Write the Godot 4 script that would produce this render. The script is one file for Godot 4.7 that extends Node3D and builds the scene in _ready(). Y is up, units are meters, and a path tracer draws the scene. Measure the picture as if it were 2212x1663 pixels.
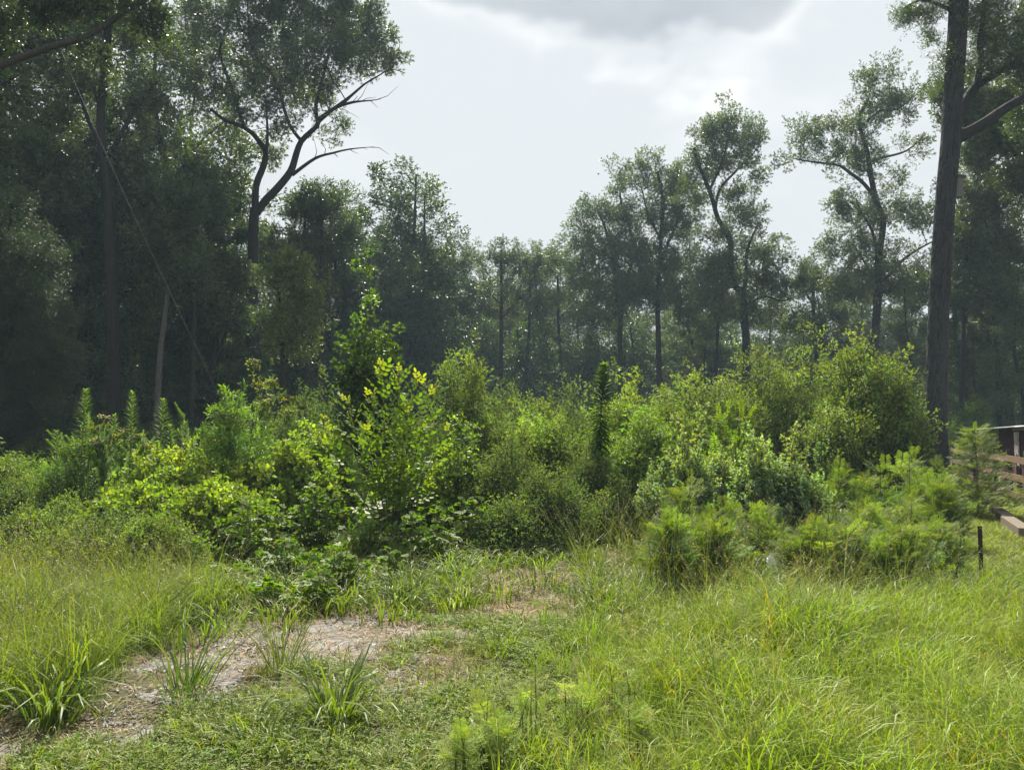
extends Node3D
# An overgrown lot seen against the light: a meadow of grass and brambles, saplings and tall weeds, a wood behind.

const F := 1664.6          # focal length, measured on a picture 2212 units wide
const EYE := 1.6
const PITCH := 0.0675
var rng := RandomNumberGenerator.new()
var taken := {}
var lump := FastNoiseLite.new()
var patchy := FastNoiseLite.new()
var wild := FastNoiseLite.new()
var M := {}
var S := {}                 # shared leaf and spray meshes


# ---------------------------------------------------------------- measuring
func ray(px: float, py: float) -> Vector3:
	var right := (px - 1106.0) / F
	var up := (831.5 - py) / F
	var fwd := Vector3(0, sin(PITCH), -cos(PITCH))
	var upv := Vector3(0, cos(PITCH), sin(PITCH))
	var d := Vector3(1, 0, 0) * right + upv * up + fwd
	return d / -d.z


func at(px: float, py: float, d: float) -> Vector3:
	return Vector3(0, EYE, 0) + ray(px, py) * d


func ground_at(px: float, py: float) -> Vector3:
	var r := ray(px, py)
	var p := Vector3(0, EYE, 0) + r * (EYE / maxf(-r.y, 0.005))
	p.y = gy(p.x, p.z)
	return p


func spot(px: float, d: float) -> Vector3:
	var x := (px - 1106.0) / F * d
	return Vector3(x, gy(x, -d), -d)


func gy(x: float, z: float) -> float:
	return lump.get_noise_2d(x, z) * 0.07 * smoothstep(120.0, 40.0, Vector2(x, z).length())


func rf(a: float, b: float) -> float:
	return rng.randf_range(a, b)


func rdir() -> Vector3:
	var z := rf(-1, 1)
	var a := rf(0, TAU)
	var r := sqrt(1.0 - z * z)
	return Vector3(r * cos(a), z, r * sin(a))


# ---------------------------------------------------------------- mesh building
class Geo:
	var v := PackedVector3Array()
	var n := PackedVector3Array()
	var c := PackedColorArray()
	var ix := PackedInt32Array()

	func vert(p: Vector3, nn: Vector3, col: Color) -> int:
		v.append(p)
		n.append(nn)
		c.append(col)
		return v.size() - 1

	func tri(a: Vector3, b: Vector3, d: Vector3, col: Color) -> void:
		var nn := (d - a).cross(b - a).normalized()
		var k := vert(a, nn, col)
		vert(b, nn, col)
		vert(d, nn, col)
		ix.append_array([k, k + 1, k + 2])

	func quad(a: Vector3, b: Vector3, d: Vector3, e: Vector3, col: Color) -> void:
		var nn := (d - a).cross(b - a).normalized()
		var k := vert(a, nn, col)
		vert(b, nn, col)
		vert(d, nn, col)
		vert(e, nn, col)
		ix.append_array([k, k + 1, k + 2, k, k + 2, k + 3])

	func box(o: Vector3, bx: Vector3, by: Vector3, bz: Vector3, col: Color) -> void:
		# half axes bx, by, bz round the centre o, right-handed
		var p := []
		for i in 8:
			p.append(o + bx * (1 if i & 1 else -1) + by * (1 if i & 2 else -1) + bz * (1 if i & 4 else -1))
		for f in [[4, 6, 7, 5], [1, 3, 2, 0], [5, 7, 3, 1], [0, 2, 6, 4], [6, 2, 3, 7], [0, 4, 5, 1]]:
			quad(p[f[0]], p[f[1]], p[f[2]], p[f[3]], col)

	# a leaf from p along d with its upper side towards u; shape is a list of (how far along, half width)
	func leaf(p: Vector3, d: Vector3, u: Vector3, L: float, W: float, shape: Array, fold: float, droop: float, col: Color) -> void:
		d = d.normalized()
		var s := d.cross(u).normalized()
		var up := s.cross(d).normalized()
		var k := vert(p, up, col)
		var last := -1
		for q in shape:
			var t: float = q.x
			var w: float = q.y * W
			var mid := p + d * (L * t) - up * (droop * L * t * t)
			var e := up * (fold * w)
			var nl := (up + s * fold).normalized()
			var nr := (up - s * fold).normalized()
			var a := vert(mid - s * w + e, nl, col)
			var m := vert(mid, up, col)
			var b := vert(mid + s * w + e, nr, col)
			if last < 0:
				ix.append_array([k, a, m, k, m, b])
			else:
				ix.append_array([last, a, m, last, m, last + 1, last + 1, m, b, last + 1, b, last + 2])
			last = a
		var tip := vert(p + d * L - up * (droop * L), up, col)
		ix.append_array([last, tip, last + 1, last + 1, tip, last + 2])

	# the cheapest leaf: two triangles folded along the midrib
	func leaf2(p: Vector3, d: Vector3, u: Vector3, L: float, W: float, fold: float, col: Color) -> void:
		d = d.normalized()
		var s := d.cross(u).normalized()
		var up := s.cross(d).normalized()
		var mid := p + d * (L * 0.45) + up * (fold * W)
		var tip := p + d * L
		tri(p, mid - s * W, tip, col)
		tri(p, tip, mid + s * W, col)

	# a grass blade that leans over
	func blade(p: Vector3, d: Vector3, lean: Vector3, L: float, W: float, bend: float, segs: int, col: Color, tipcol: Color) -> void:
		var s := d.cross(lean)
		s = (s if s.length() > 0.01 else Vector3.RIGHT).normalized()
		var last := -1
		for i in segs + 1:
			var t := float(i) / segs
			var a := bend * t * t
			var q := p + (d * (t * L * cos(a * 0.7)) + lean * (L * t * sin(a * 0.7)))
			var tan := (d * cos(a * 1.5) + lean * sin(a * 1.5)).normalized()
			var nn := s.cross(tan).normalized()
			var col_t := col.lerp(tipcol, t)
			if i == segs:
				var k := vert(q, nn, col_t)
				ix.append_array([last, k, last + 1])
			else:
				var w := W * (1.0 - t * t * 0.75) * (0.7 + 0.3 * minf(1.0, t * 4.0))
				var a0 := vert(q - s * w, nn, col_t)
				vert(q + s * w, nn, col_t)
				if last >= 0:
					ix.append_array([last, a0, a0 + 1, last, a0 + 1, last + 1])
				last = a0

	func tube(pts: PackedVector3Array, rad: PackedFloat32Array, sides: int, col: Color, rough := 0.0, seed_ := 0) -> void:
		var m := pts.size()
		if m < 2:
			return
		var t0 := (pts[1] - pts[0]).normalized()
		var x := t0.cross(Vector3.FORWARD if absf(t0.z) < 0.9 else Vector3.RIGHT).normalized()
		var first := v.size()
		for i in m:
			var tan := (pts[mini(i + 1, m - 1)] - pts[maxi(i - 1, 0)]).normalized()
			x = (x - tan * x.dot(tan)).normalized()
			var y := tan.cross(x)
			for k in sides + 1:
				var a := TAU * (k % sides) / sides
				var nn := x * cos(a) + y * sin(a)
				var r := rad[i]
				if rough > 0.0:
					r *= 1.0 + rough * sin(float((k % sides) * 37 + seed_) * 1.7 + float(i) * 0.35)
				vert(pts[i] + nn * r, nn, col)
		for i in m - 1:
			for k in sides:
				var a := first + i * (sides + 1) + k
				var b := a + sides + 1
				ix.append_array([a, b, a + 1, a + 1, b, b + 1])
		if rad[m - 1] > 0.004:
			var cap := vert(pts[m - 1], (pts[m - 1] - pts[m - 2]).normalized(), col)
			var e := first + (m - 1) * (sides + 1)
			for k in sides:
				ix.append_array([e + k, cap, e + k + 1])

	func mesh() -> ArrayMesh:
		var am := ArrayMesh.new()
		if v.is_empty():
			return am
		var arr := []
		arr.resize(Mesh.ARRAY_MAX)
		arr[Mesh.ARRAY_VERTEX] = v
		arr[Mesh.ARRAY_NORMAL] = n
		arr[Mesh.ARRAY_COLOR] = c
		arr[Mesh.ARRAY_INDEX] = ix
		am.add_surface_from_arrays(Mesh.PRIMITIVE_TRIANGLES, arr)
		return am


func numbered(called: String) -> String:
	var k: int = taken.get(called, -1) + 1
	taken[called] = k
	return called if k == 0 else "%s_%03d" % [called, k]


func tag(o: Node, label: String, category: String, group := "", kind := "") -> Node:
	if label:
		o.set_meta("label", label)
	if category:
		o.set_meta("category", category)
	if group:
		o.set_meta("group", group)
	if kind:
		o.set_meta("kind", kind)
	return o


func thing(called: String, where: Vector3, label: String, category: String, group := "") -> Node3D:
	var o := Node3D.new()
	o.name = numbered(called)
	add_child(o)
	o.position = where
	tag(o, label, category, group)
	return o


func part(called: String, mesh: Mesh, mat: Material, parent: Node) -> MeshInstance3D:
	var o := MeshInstance3D.new()
	o.name = numbered(called) if parent == self else called
	o.mesh = mesh
	o.material_override = mat
	parent.add_child(o, true)
	return o


func copy(o: Node3D, where: Vector3, label: String, group := "") -> Node3D:
	var r: Node3D = o.duplicate()
	r.name = numbered(String(o.get_meta("called", o.name)))
	add_child(r)
	r.position = where
	r.set_meta("label", label)
	if group:
		r.set_meta("group", group)
	return r


# many copies of one small mesh that nobody would count: leaves of a crown, blades of grass
class Crowd:
	var b := PackedFloat32Array()

	func put(t: Transform3D, col: Color) -> void:
		var x := t.basis
		var o := t.origin
		b.append_array(PackedFloat32Array([x.x.x, x.y.x, x.z.x, o.x, x.x.y, x.y.y, x.z.y, o.y, x.x.z, x.y.z, x.z.z, o.z, col.r, col.g, col.b, 1.0]))

	func count() -> int:
		return b.size() / 16


func crowd(called: String, cr: Crowd, mesh: Mesh, mat: Material, parent: Node) -> MultiMeshInstance3D:
	var mm := MultiMesh.new()
	mm.transform_format = MultiMesh.TRANSFORM_3D
	mm.use_colors = true
	mm.mesh = mesh
	mm.instance_count = cr.count()
	mm.buffer = cr.b
	var o := MultiMeshInstance3D.new()
	o.name = numbered(called) if parent == self else called
	o.multimesh = mm
	o.material_override = mat
	parent.add_child(o, true)
	o.set_meta("kind", "stuff")
	return o


# a frame whose y axis runs along dir, turned about it by chance
func frame(o: Vector3, dir: Vector3, size: float, flat := false) -> Transform3D:
	var y := dir.normalized()
	var h := rdir()
	if flat:
		h = Vector3.UP + rdir() * 0.35
	var x := y.cross(h)
	if x.length() < 0.05:
		x = y.cross(Vector3(0.3, 0.2, 0.9))
	x = x.normalized()
	var z := x.cross(y)
	return Transform3D(Basis(x * size, y * size, z * size), o)


func tint(base: Color, vary: float, warm := 0.0) -> Color:
	var k := 1.0 + rf(-vary, vary)
	var w := rf(-1, 1) * warm
	return Color(base.r * k * (1.0 + w), base.g * k, base.b * k * (1.0 - w * 0.6))


# ---------------------------------------------------------------- materials
func leaf_material(called: String, rough: float, through: Color, spec := 0.5) -> StandardMaterial3D:
	var m := StandardMaterial3D.new()
	m.resource_name = called
	m.vertex_color_use_as_albedo = true
	m.roughness = rough
	m.metallic_specular = spec
	m.backlight_enabled = true
	m.backlight = through
	m.cull_mode = BaseMaterial3D.CULL_DISABLED
	M[called] = m
	return m


func noise_texture(freq: float, octaves: int, lo: Color, hi: Color, seed_: int, size := 512, kind := FastNoiseLite.TYPE_SIMPLEX_SMOOTH) -> NoiseTexture2D:
	var f := FastNoiseLite.new()
	f.noise_type = kind
	f.seed = seed_
	f.frequency = freq
	f.fractal_octaves = octaves
	var t := NoiseTexture2D.new()
	t.width = size
	t.height = size
	t.seamless = true
	t.noise = f
	var g := Gradient.new()
	g.set_color(0, lo)
	g.set_color(1, hi)
	t.color_ramp = g
	return t


func plain(called: String, rough: float, tex: Texture2D = null, tile := 1.0, bump: Texture2D = null, bump_cm := 1.0) -> StandardMaterial3D:
	var m := StandardMaterial3D.new()
	m.resource_name = called
	m.vertex_color_use_as_albedo = true
	m.roughness = rough
	m.metallic_specular = 0.3
	if tex:
		m.albedo_texture = tex
		m.uv1_triplanar = true
		m.uv1_scale = Vector3.ONE * tile
	if bump:
		m.heightmap_enabled = true
		m.heightmap_texture = bump
		m.heightmap_scale = bump_cm
		m.uv1_triplanar = true
		m.uv1_scale = Vector3.ONE * tile
	M[called] = m
	return m


func materials() -> void:
	leaf_material("leaf", 0.58, Color(0.92, 1.0, 0.4), 0.4)
	leaf_material("matte_leaf", 0.7, Color(0.92, 1.0, 0.42), 0.25)
	leaf_material("glossy_leaf", 0.5, Color(0.92, 1.0, 0.38), 0.45)
	leaf_material("far_leaf", 0.38, Color(0.88, 0.95, 0.42), 0.6)
	leaf_material("grass_blade", 0.5, Color(0.95, 1.0, 0.3), 0.45)
	leaf_material("straw", 0.8, Color(0.4, 0.38, 0.3), 0.2)
	var grain := noise_texture(0.02, 4, Color(0.7, 0.7, 0.7), Color(1, 1, 1), 3)
	var rough_noise := noise_texture(0.03, 4, Color.BLACK, Color.WHITE, 5)
	var bark_t := noise_texture(0.02, 4, Color(0.62, 0.6, 0.6), Color(1, 1, 1), 7)
	var b := plain("bark", 0.9, bark_t, 0.9, rough_noise, 3.0)
	b.uv1_scale = Vector3(2.2, 0.45, 2.2)
	plain("stem", 0.7)
	plain("soil", 0.95, noise_texture(0.03, 5, Color(0.62, 0.62, 0.62), Color(1, 1, 1), 9), 0.7, rough_noise, 1.5).uv1_world_triplanar = true
	var w := plain("wood", 0.85, grain, 1.0, rough_noise, 0.4)
	w.uv1_scale = Vector3(4, 0.7, 4)
	plain("stone", 0.9)
	var tin := plain("tin", 0.5, grain, 0.6)
	tin.metallic = 0.3
	plain("painted", 0.75, grain, 1.2)
	plain("plastic", 0.4)


# ---------------------------------------------------------------- shared sprays
const OVAL := [Vector2(0.28, 0.8), Vector2(0.6, 1.0), Vector2(0.85, 0.6)]
const LANCE := [Vector2(0.25, 0.8), Vector2(0.6, 0.85)]
const POINTED := [Vector2(0.3, 1.0), Vector2(0.68, 0.72)]


# a leafy twig one metre long along y: side twigs and leaves round them
func spray(seed_: int, leaves: int, L: float, W: float, col: Color, twigs := 6, spread := 0.33, mixed := 0.25, fine := false) -> ArrayMesh:
	rng.seed = seed_
	var g := Geo.new()
	var bark := Color(0.05, 0.042, 0.034)
	g.tube(PackedVector3Array([Vector3.ZERO, Vector3(0.02, 0.5, 0.01), Vector3(0, 0.92, 0)]), PackedFloat32Array([0.009, 0.006, 0.002]), 3, bark)
	var ends := [[Vector3(0, 0.45, 0), Vector3(0, 0.96, 0)]]
	for k in twigs:
		var a := k * 2.4 + rf(-0.4, 0.4)
		var y := 0.12 + 0.72 * k / twigs
		var o := Vector3(0, y, 0)
		var e := o + Vector3(cos(a), 0.75, sin(a)).normalized() * spread * rf(0.8, 1.25) * (1.15 - 0.45 * y)
		g.tube(PackedVector3Array([o, e]), PackedFloat32Array([0.005, 0.002]), 3, bark)
		ends.append([o, e])
	for k in leaves:
		var q = ends[k % ends.size()]
		var o: Vector3 = q[0].lerp(q[1], sqrt(rf(0.06, 1.0)))
		var axis: Vector3 = (q[1] - q[0]).normalized()
		var d := (axis * 0.7 + rdir() * 0.9 + Vector3(0, 0.1, 0)).normalized()
		var u := (Vector3(0, 1, 0) + rdir() * 0.8).normalized()
		var cc := tint(col, mixed, 0.1)
		if fine:
			g.leaf(o, d, u, L * rf(0.7, 1.2), W * rf(0.8, 1.2), POINTED, 0.25, rf(0, 0.25), cc)
		else:
			g.leaf2(o, d, u, L * rf(0.7, 1.2), W * rf(0.8, 1.2), rf(0.1, 0.5), cc)
	return g.mesh()


# star-shaped leaves that hang: sweetgum
func star_spray(seed_: int, leaves: int, R: float, col: Color) -> ArrayMesh:
	rng.seed = seed_
	var g := Geo.new()
	g.tube(PackedVector3Array([Vector3.ZERO, Vector3(0, 0.95, 0)]), PackedFloat32Array([0.01, 0.002]), 3, Color(0.05, 0.042, 0.034))
	for k in leaves:
		var o := Vector3(0, rf(0.1, 1.0), 0) + rdir() * rf(0.05, 0.3)
		var d := (Vector3(0, -0.5, 0) + rdir()).normalized()
		var u := (rdir() + Vector3(0, 0.6, 0)).normalized()
		var s := d.cross(u).normalized()
		var cc := tint(col, 0.2, 0.1)
		var r := R * rf(0.8, 1.2)
		var c0 := o + d * r * 0.25
		for j in 5:
			var a := (j - 2) * 1.05
			var e := (d * cos(a) + s * sin(a))
			var f := (d * cos(a + 0.42) + s * sin(a + 0.42)) * 0.36
			var h := (d * cos(a - 0.42) + s * sin(a - 0.42)) * 0.36
			g.tri(c0 + h * r, c0 + e * r, c0 + f * r, cc)
			g.tri(c0, c0 + h * r, c0 + f * r, cc)
	return g.mesh()


# a flat feathery frond along y: cedar, cypress and ragweed
func frond(seed_: int, pairs: int, L: float, W: float, col: Color, sub := 0, taper := 0.75) -> ArrayMesh:
	rng.seed = seed_
	var g := Geo.new()
	g.tube(PackedVector3Array([Vector3.ZERO, Vector3(0, 0.5, 0.02), Vector3(0, 1.0, -0.03)]), PackedFloat32Array([0.007, 0.005, 0.002]), 3, col * 0.7)
	for k in pairs:
		var y := 0.08 + 0.9 * k / pairs
		for s in [-1.0, 1.0]:
			var len := L * (1.0 - taper * absf(y - 0.35)) * rf(0.85, 1.15)
			var d := Vector3(s * 0.85, 0.62, rf(-0.25, 0.25)).normalized()
			var o := Vector3(0, y + rf(-0.01, 0.01), 0)
			var cc := tint(col, 0.22, 0.1)
			if sub == 0:
				g.leaf2(o, d, Vector3(rf(-0.4, 0.4), rf(-0.3, 0.3), 1), len, W, 0.2, cc)
			else:
				for j in sub:
					var t := 0.15 + 0.85 * j / sub
					for s2 in [-1.0, 1.0]:
						var d2: Vector3 = (d * 0.8 + Vector3(-d.y, d.x, 0) * s2 * 0.75 + Vector3(0, 0, rf(-0.3, 0.3))).normalized()
						g.leaf2(o + d * len * t, d2, Vector3(rf(-0.4, 0.4), 0.2, 1), len * 0.42 * (1.15 - 0.6 * t), W, 0.15, cc)
				g.leaf2(o, d, Vector3(0, 0.2, 1), len * 1.05, W * 1.2, 0.1, cc)
	return g.mesh()


# an upright wand clothed in small leaves, one metre along y
func wand(seed_: int, leaves: int, L: float, W: float, up: float, col: Color, tip: Color) -> ArrayMesh:
	rng.seed = seed_
	var g := Geo.new()
	g.tube(PackedVector3Array([Vector3.ZERO, Vector3(0.01, 0.5, 0), Vector3(0, 1.0, 0)]), PackedFloat32Array([0.006, 0.004, 0.002]), 3, Color(0.07, 0.075, 0.03))
	for k in leaves:
		var t := float(k) / leaves
		var a := k * 2.4 + rf(-0.3, 0.3)
		var y := 0.04 + 0.96 * t
		var rise: float = lerpf(up * 0.3, up, t) + rf(-0.2, 0.2)
		var d := Vector3(cos(a), rise, sin(a)).normalized()
		g.leaf2(Vector3(0, y, 0), d, Vector3(0, 1, 0) + rdir() * 0.3, L * rf(0.75, 1.2) * (1.0 - 0.45 * t), W, rf(0.1, 0.4), tint(col.lerp(tip, smoothstep(0.6, 1.0, t)), 0.2, 0.08))
	return g.mesh()


# a compound leaf along y with leaflets in pairs and one at the end
func pinnate(seed_: int, pairs: int, L: float, W: float, gap: float, shape: Array, col: Color, droop := 0.15) -> ArrayMesh:
	rng.seed = seed_
	var g := Geo.new()
	var len := gap * (pairs + 0.6)
	g.tube(PackedVector3Array([Vector3.ZERO, Vector3(0, len * 0.5, 0.01), Vector3(0, len, -0.01)]), PackedFloat32Array([0.0025, 0.002, 0.0012]), 3, col * 0.8)
	for k in pairs:
		for s in [-1.0, 1.0]:
			var o := Vector3(0, gap * (k + 0.9), 0)
			g.leaf(o, Vector3(s * 0.9, 0.5, rf(-0.1, 0.25)), Vector3(rf(-0.25, 0.25), 0, 1), L * rf(0.85, 1.1) * (0.8 + 0.2 * k / pairs), W * rf(0.9, 1.1), shape, 0.22, droop, tint(col, 0.16, 0.06))
	g.leaf(Vector3(0, len, 0), Vector3(rf(-0.1, 0.1), 1, 0.1), Vector3(0, 0, 1), L * 1.1, W * 1.05, shape, 0.22, droop, tint(col, 0.16, 0.06))
	return g.mesh()


# leaflets that fan out from one point
func palmate(seed_: int, count: int, L: float, W: float, col: Color) -> ArrayMesh:
	rng.seed = seed_
	var g := Geo.new()
	g.tube(PackedVector3Array([Vector3.ZERO, Vector3(0, L * 0.6, 0)]), PackedFloat32Array([0.002, 0.0015]), 3, col * 0.8)
	for k in count:
		var a := (k - (count - 1) * 0.5) * (2.7 / count)
		g.leaf(Vector3(0, L * 0.6, 0), Vector3(sin(a), cos(a), rf(-0.1, 0.1)), Vector3(rf(-0.1, 0.1), 0, 1), L * (1.0 - 0.16 * absf(a)) * rf(0.9, 1.1), W, POINTED, 0.2, rf(0.05, 0.3), tint(col, 0.14, 0.06))
	return g.mesh()


func tuft(seed_: int, blades: int, H: float, W: float, spread: float, bend: float, col: Color, tipcol: Color, seeds := 0) -> ArrayMesh:
	rng.seed = seed_
	var g := Geo.new()
	for k in blades:
		var a := rf(0, TAU)
		var out := Vector3(cos(a), 0, sin(a))
		var p := out * spread * sqrt(rf(0, 1)) * 0.5
		var d := (Vector3.UP + Vector3(rf(-1, 1), 0, rf(-1, 1)) * (0.22 if blades < 40 or seed_ < 300 else 0.45) + out * 0.15).normalized()
		var k2 := rf(0.75, 1.2)
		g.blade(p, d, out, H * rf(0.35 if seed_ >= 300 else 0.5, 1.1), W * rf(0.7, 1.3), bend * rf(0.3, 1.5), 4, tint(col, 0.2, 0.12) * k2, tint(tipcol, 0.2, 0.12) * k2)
	for k in seeds:
		var a := rf(0, TAU)
		var out := Vector3(cos(a), 0, sin(a))
		var d := (Vector3.UP + out * rf(0.1, 0.35)).normalized()
		var L := H * rf(1.05, 1.4)
		g.blade(out * spread * 0.3, d, out, L, W * 0.45, bend * 0.55, 5, col, Color(0.19, 0.2, 0.08))
		var e := d * (L * 0.93) + out * (L * sin(bend * 0.385) * 0.95)
		for j in 9:
			var s := out * 0.7 + d * 0.3 + rdir() * 0.45
			g.leaf2(e - d * (0.02 * j) - out * 0.008 * j, s, rdir(), 0.022, 0.004, 0.1, tint(Color(0.2, 0.19, 0.1), 0.25, 0.1))
	return g.mesh()


func clover(seed_: int, leaves: int, size: float, area: float, col: Color) -> ArrayMesh:
	rng.seed = seed_
	var g := Geo.new()
	for k in leaves:
		var o := Vector3(rf(-area, area), rf(0.015, 0.06), rf(-area, area))
		var u := (Vector3.UP + rdir() * 0.6).normalized()
		var cc := tint(col, 0.3, 0.12)
		var a0 := rf(0, TAU)
		for j in 3:
			var a := a0 + j * TAU / 3
			g.leaf2(o, Vector3(cos(a), 0.1, sin(a)), u, size * rf(0.8, 1.2), size * 0.36, 0.2, cc)
		if k % 3 == 0:
			g.blade(Vector3(o.x, 0, o.z), Vector3.UP + rdir() * 0.4, rdir(), rf(0.04, 0.09), 0.0016, 0.5, 2, cc, cc)
	return g.mesh()


func horseweed(seed_: int, H: float, count: int, L: float, W: float, lift: float, hang: float, col: Color, tipcol: Color) -> Array:
	rng.seed = seed_
	var g := Geo.new()
	var st := Geo.new()
	var lean := Vector3(rf(-0.06, 0.06), 0, rf(-0.06, 0.06))
	var pts := PackedVector3Array()
	var rad := PackedFloat32Array()
	for i in 7:
		var t := i / 6.0
		pts.append(Vector3.UP * H * t + lean * H * t * t)
		rad.append(lerpf(0.011, 0.003, t) * H / 2.0)
	st.tube(pts, rad, 5, Color(0.09, 0.11, 0.04))
	for k in count:
		var t := 0.3 + 0.7 * pow(float(k) / count, 0.8)
		var a := k * 2.4 + rf(-0.2, 0.2)
		var o := Vector3.UP * H * t + lean * H * t * t
		var rise := lerpf(-hang, lift, smoothstep(0.5, 1.0, t)) + rf(-0.15, 0.15)
		var d := Vector3(cos(a), rise, sin(a)).normalized()
		var l := L * rf(0.8, 1.15) * (1.0 - 0.55 * smoothstep(0.8, 1.0, t))
		g.leaf(o, d, Vector3.UP + d * 0.2, l, W, LANCE, 0.25, rf(0.15, 0.45) * (1.0 - 0.6 * t), tint(col.lerp(tipcol, smoothstep(0.75, 1.0, t)), 0.18, 0.08))
	return [st.mesh(), g.mesh()]


func make_sprays() -> void:
	var oak := Color(0.096, 0.13, 0.06)
	S.oak = spray(11, 64, 0.155, 0.034, oak, 7, 0.36)
	S.willow_oak = spray(12, 72, 0.15, 0.024, Color(0.108, 0.142, 0.075), 6, 0.38)
	S.broad = spray(13, 66, 0.12, 0.036, Color(0.084, 0.118, 0.056), 7, 0.38)
	S.pale = spray(14, 70, 0.12, 0.03, Color(0.14, 0.185, 0.042), 7, 0.36)
	S.gum = star_spray(15, 24, 0.085, Color(0.08, 0.115, 0.036))
	S.cedar = spray(16, 130, 0.1, 0.011, Color(0.045, 0.075, 0.03), 10, 0.3, 0.3)
	S.elm = spray(17, 44, 0.125, 0.032, Color(0.18, 0.22, 0.058), 6, 0.32, 0.3, true)
	S.lance = spray(18, 44, 0.18, 0.022, Color(0.182, 0.228, 0.06), 6, 0.34, 0.25, true)
	S.small = spray(19, 52, 0.1, 0.029, Color(0.172, 0.216, 0.062), 7, 0.3, 0.3)
	S.tiny = spray(20, 62, 0.075, 0.022, Color(0.148, 0.188, 0.066), 8, 0.32, 0.3)
	S.bramble = spray(21, 30, 0.19, 0.058, Color(0.205, 0.255, 0.052), 6, 0.36, 0.28, true)
	S.big = spray(22, 28, 0.2, 0.068, Color(0.12, 0.185, 0.034), 5, 0.36, 0.25, true)
	S.ragweed = frond(23, 6, 0.5, 0.016, Color(0.165, 0.205, 0.075), 3, 0.6)
	S.cypress = frond(24, 12, 0.34, 0.024, Color(0.2, 0.24, 0.08), 0, 0.7)
	S.wand = wand(25, 90, 0.15, 0.02, 0.8, Color(0.14, 0.2, 0.05), Color(0.2, 0.27, 0.06))
	S.wand_grey = wand(26, 64, 0.14, 0.042, 0.3, Color(0.21, 0.27, 0.12), Color(0.24, 0.3, 0.1))
	S.silver = spray(29, 56, 0.11, 0.034, Color(0.26, 0.31, 0.19), 5, 0.2, 0.25)
	S.droop = spray(27, 30, 0.27, 0.026, Color(0.16, 0.225, 0.058), 6, 0.3, 0.22, true)
	S.sumac = pinnate(28, 7, 0.22, 0.036, 0.12, LANCE, Color(0.14, 0.2, 0.03), 0.3)
	S.flower = flower_head()
	S.grass = tuft(31, 26, 0.62, 0.0042, 0.16, 1.0, Color(0.12, 0.19, 0.028), Color(0.225, 0.29, 0.052))
	S.grass_seed = tuft(32, 20, 0.66, 0.0042, 0.18, 1.1, Color(0.115, 0.18, 0.028), Color(0.21, 0.26, 0.06), 4)
	S.stalks = tuft(37, 7, 0.85, 0.0035, 0.25, 1.25, Color(0.11, 0.15, 0.04), Color(0.2, 0.21, 0.08), 5)
	S.grass_wide = tuft(33, 22, 0.6, 0.0075, 0.2, 1.2, Color(0.09, 0.15, 0.03), Color(0.16, 0.22, 0.05), 1)
	S.grass_short = tuft(34, 26, 0.13, 0.003, 0.22, 1.2, Color(0.13, 0.18, 0.03), Color(0.2, 0.24, 0.06))
	S.clover = clover(35, 60, 0.017, 0.15, Color(0.135, 0.2, 0.032))
	S.straw = tuft(36, 16, 0.2, 0.0022, 0.3, 2.6, Color(0.22, 0.175, 0.105), Color(0.32, 0.27, 0.18))


func flower_head() -> ArrayMesh:
	rng.seed = 41
	var g := Geo.new()
	for k in 26:
		var o := Vector3(rf(-0.1, 0.1), rf(0.0, 0.04), rf(-0.1, 0.1))
		for j in 4:
			var a := j * TAU / 4 + k
			g.leaf2(o, Vector3(cos(a), 0.3, sin(a)), Vector3.UP, 0.016, 0.006, 0.1, tint(Color(0.5, 0.4, 0.04), 0.2, 0.1))
		g.tube(PackedVector3Array([Vector3(0, -0.15, 0), o]), PackedFloat32Array([0.002, 0.001]), 3, Color(0.09, 0.12, 0.03))
	return g.mesh()


# ---------------------------------------------------------------- trees
func smooth_path(pts: Array, step: float) -> PackedVector3Array:
	var cv := Curve3D.new()
	cv.bake_interval = step
	for i in pts.size():
		var tan: Vector3 = (pts[mini(i + 1, pts.size() - 1)] - pts[maxi(i - 1, 0)]) * 0.16
		cv.add_point(pts[i], -tan, tan)
	return cv.get_baked_points()


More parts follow.
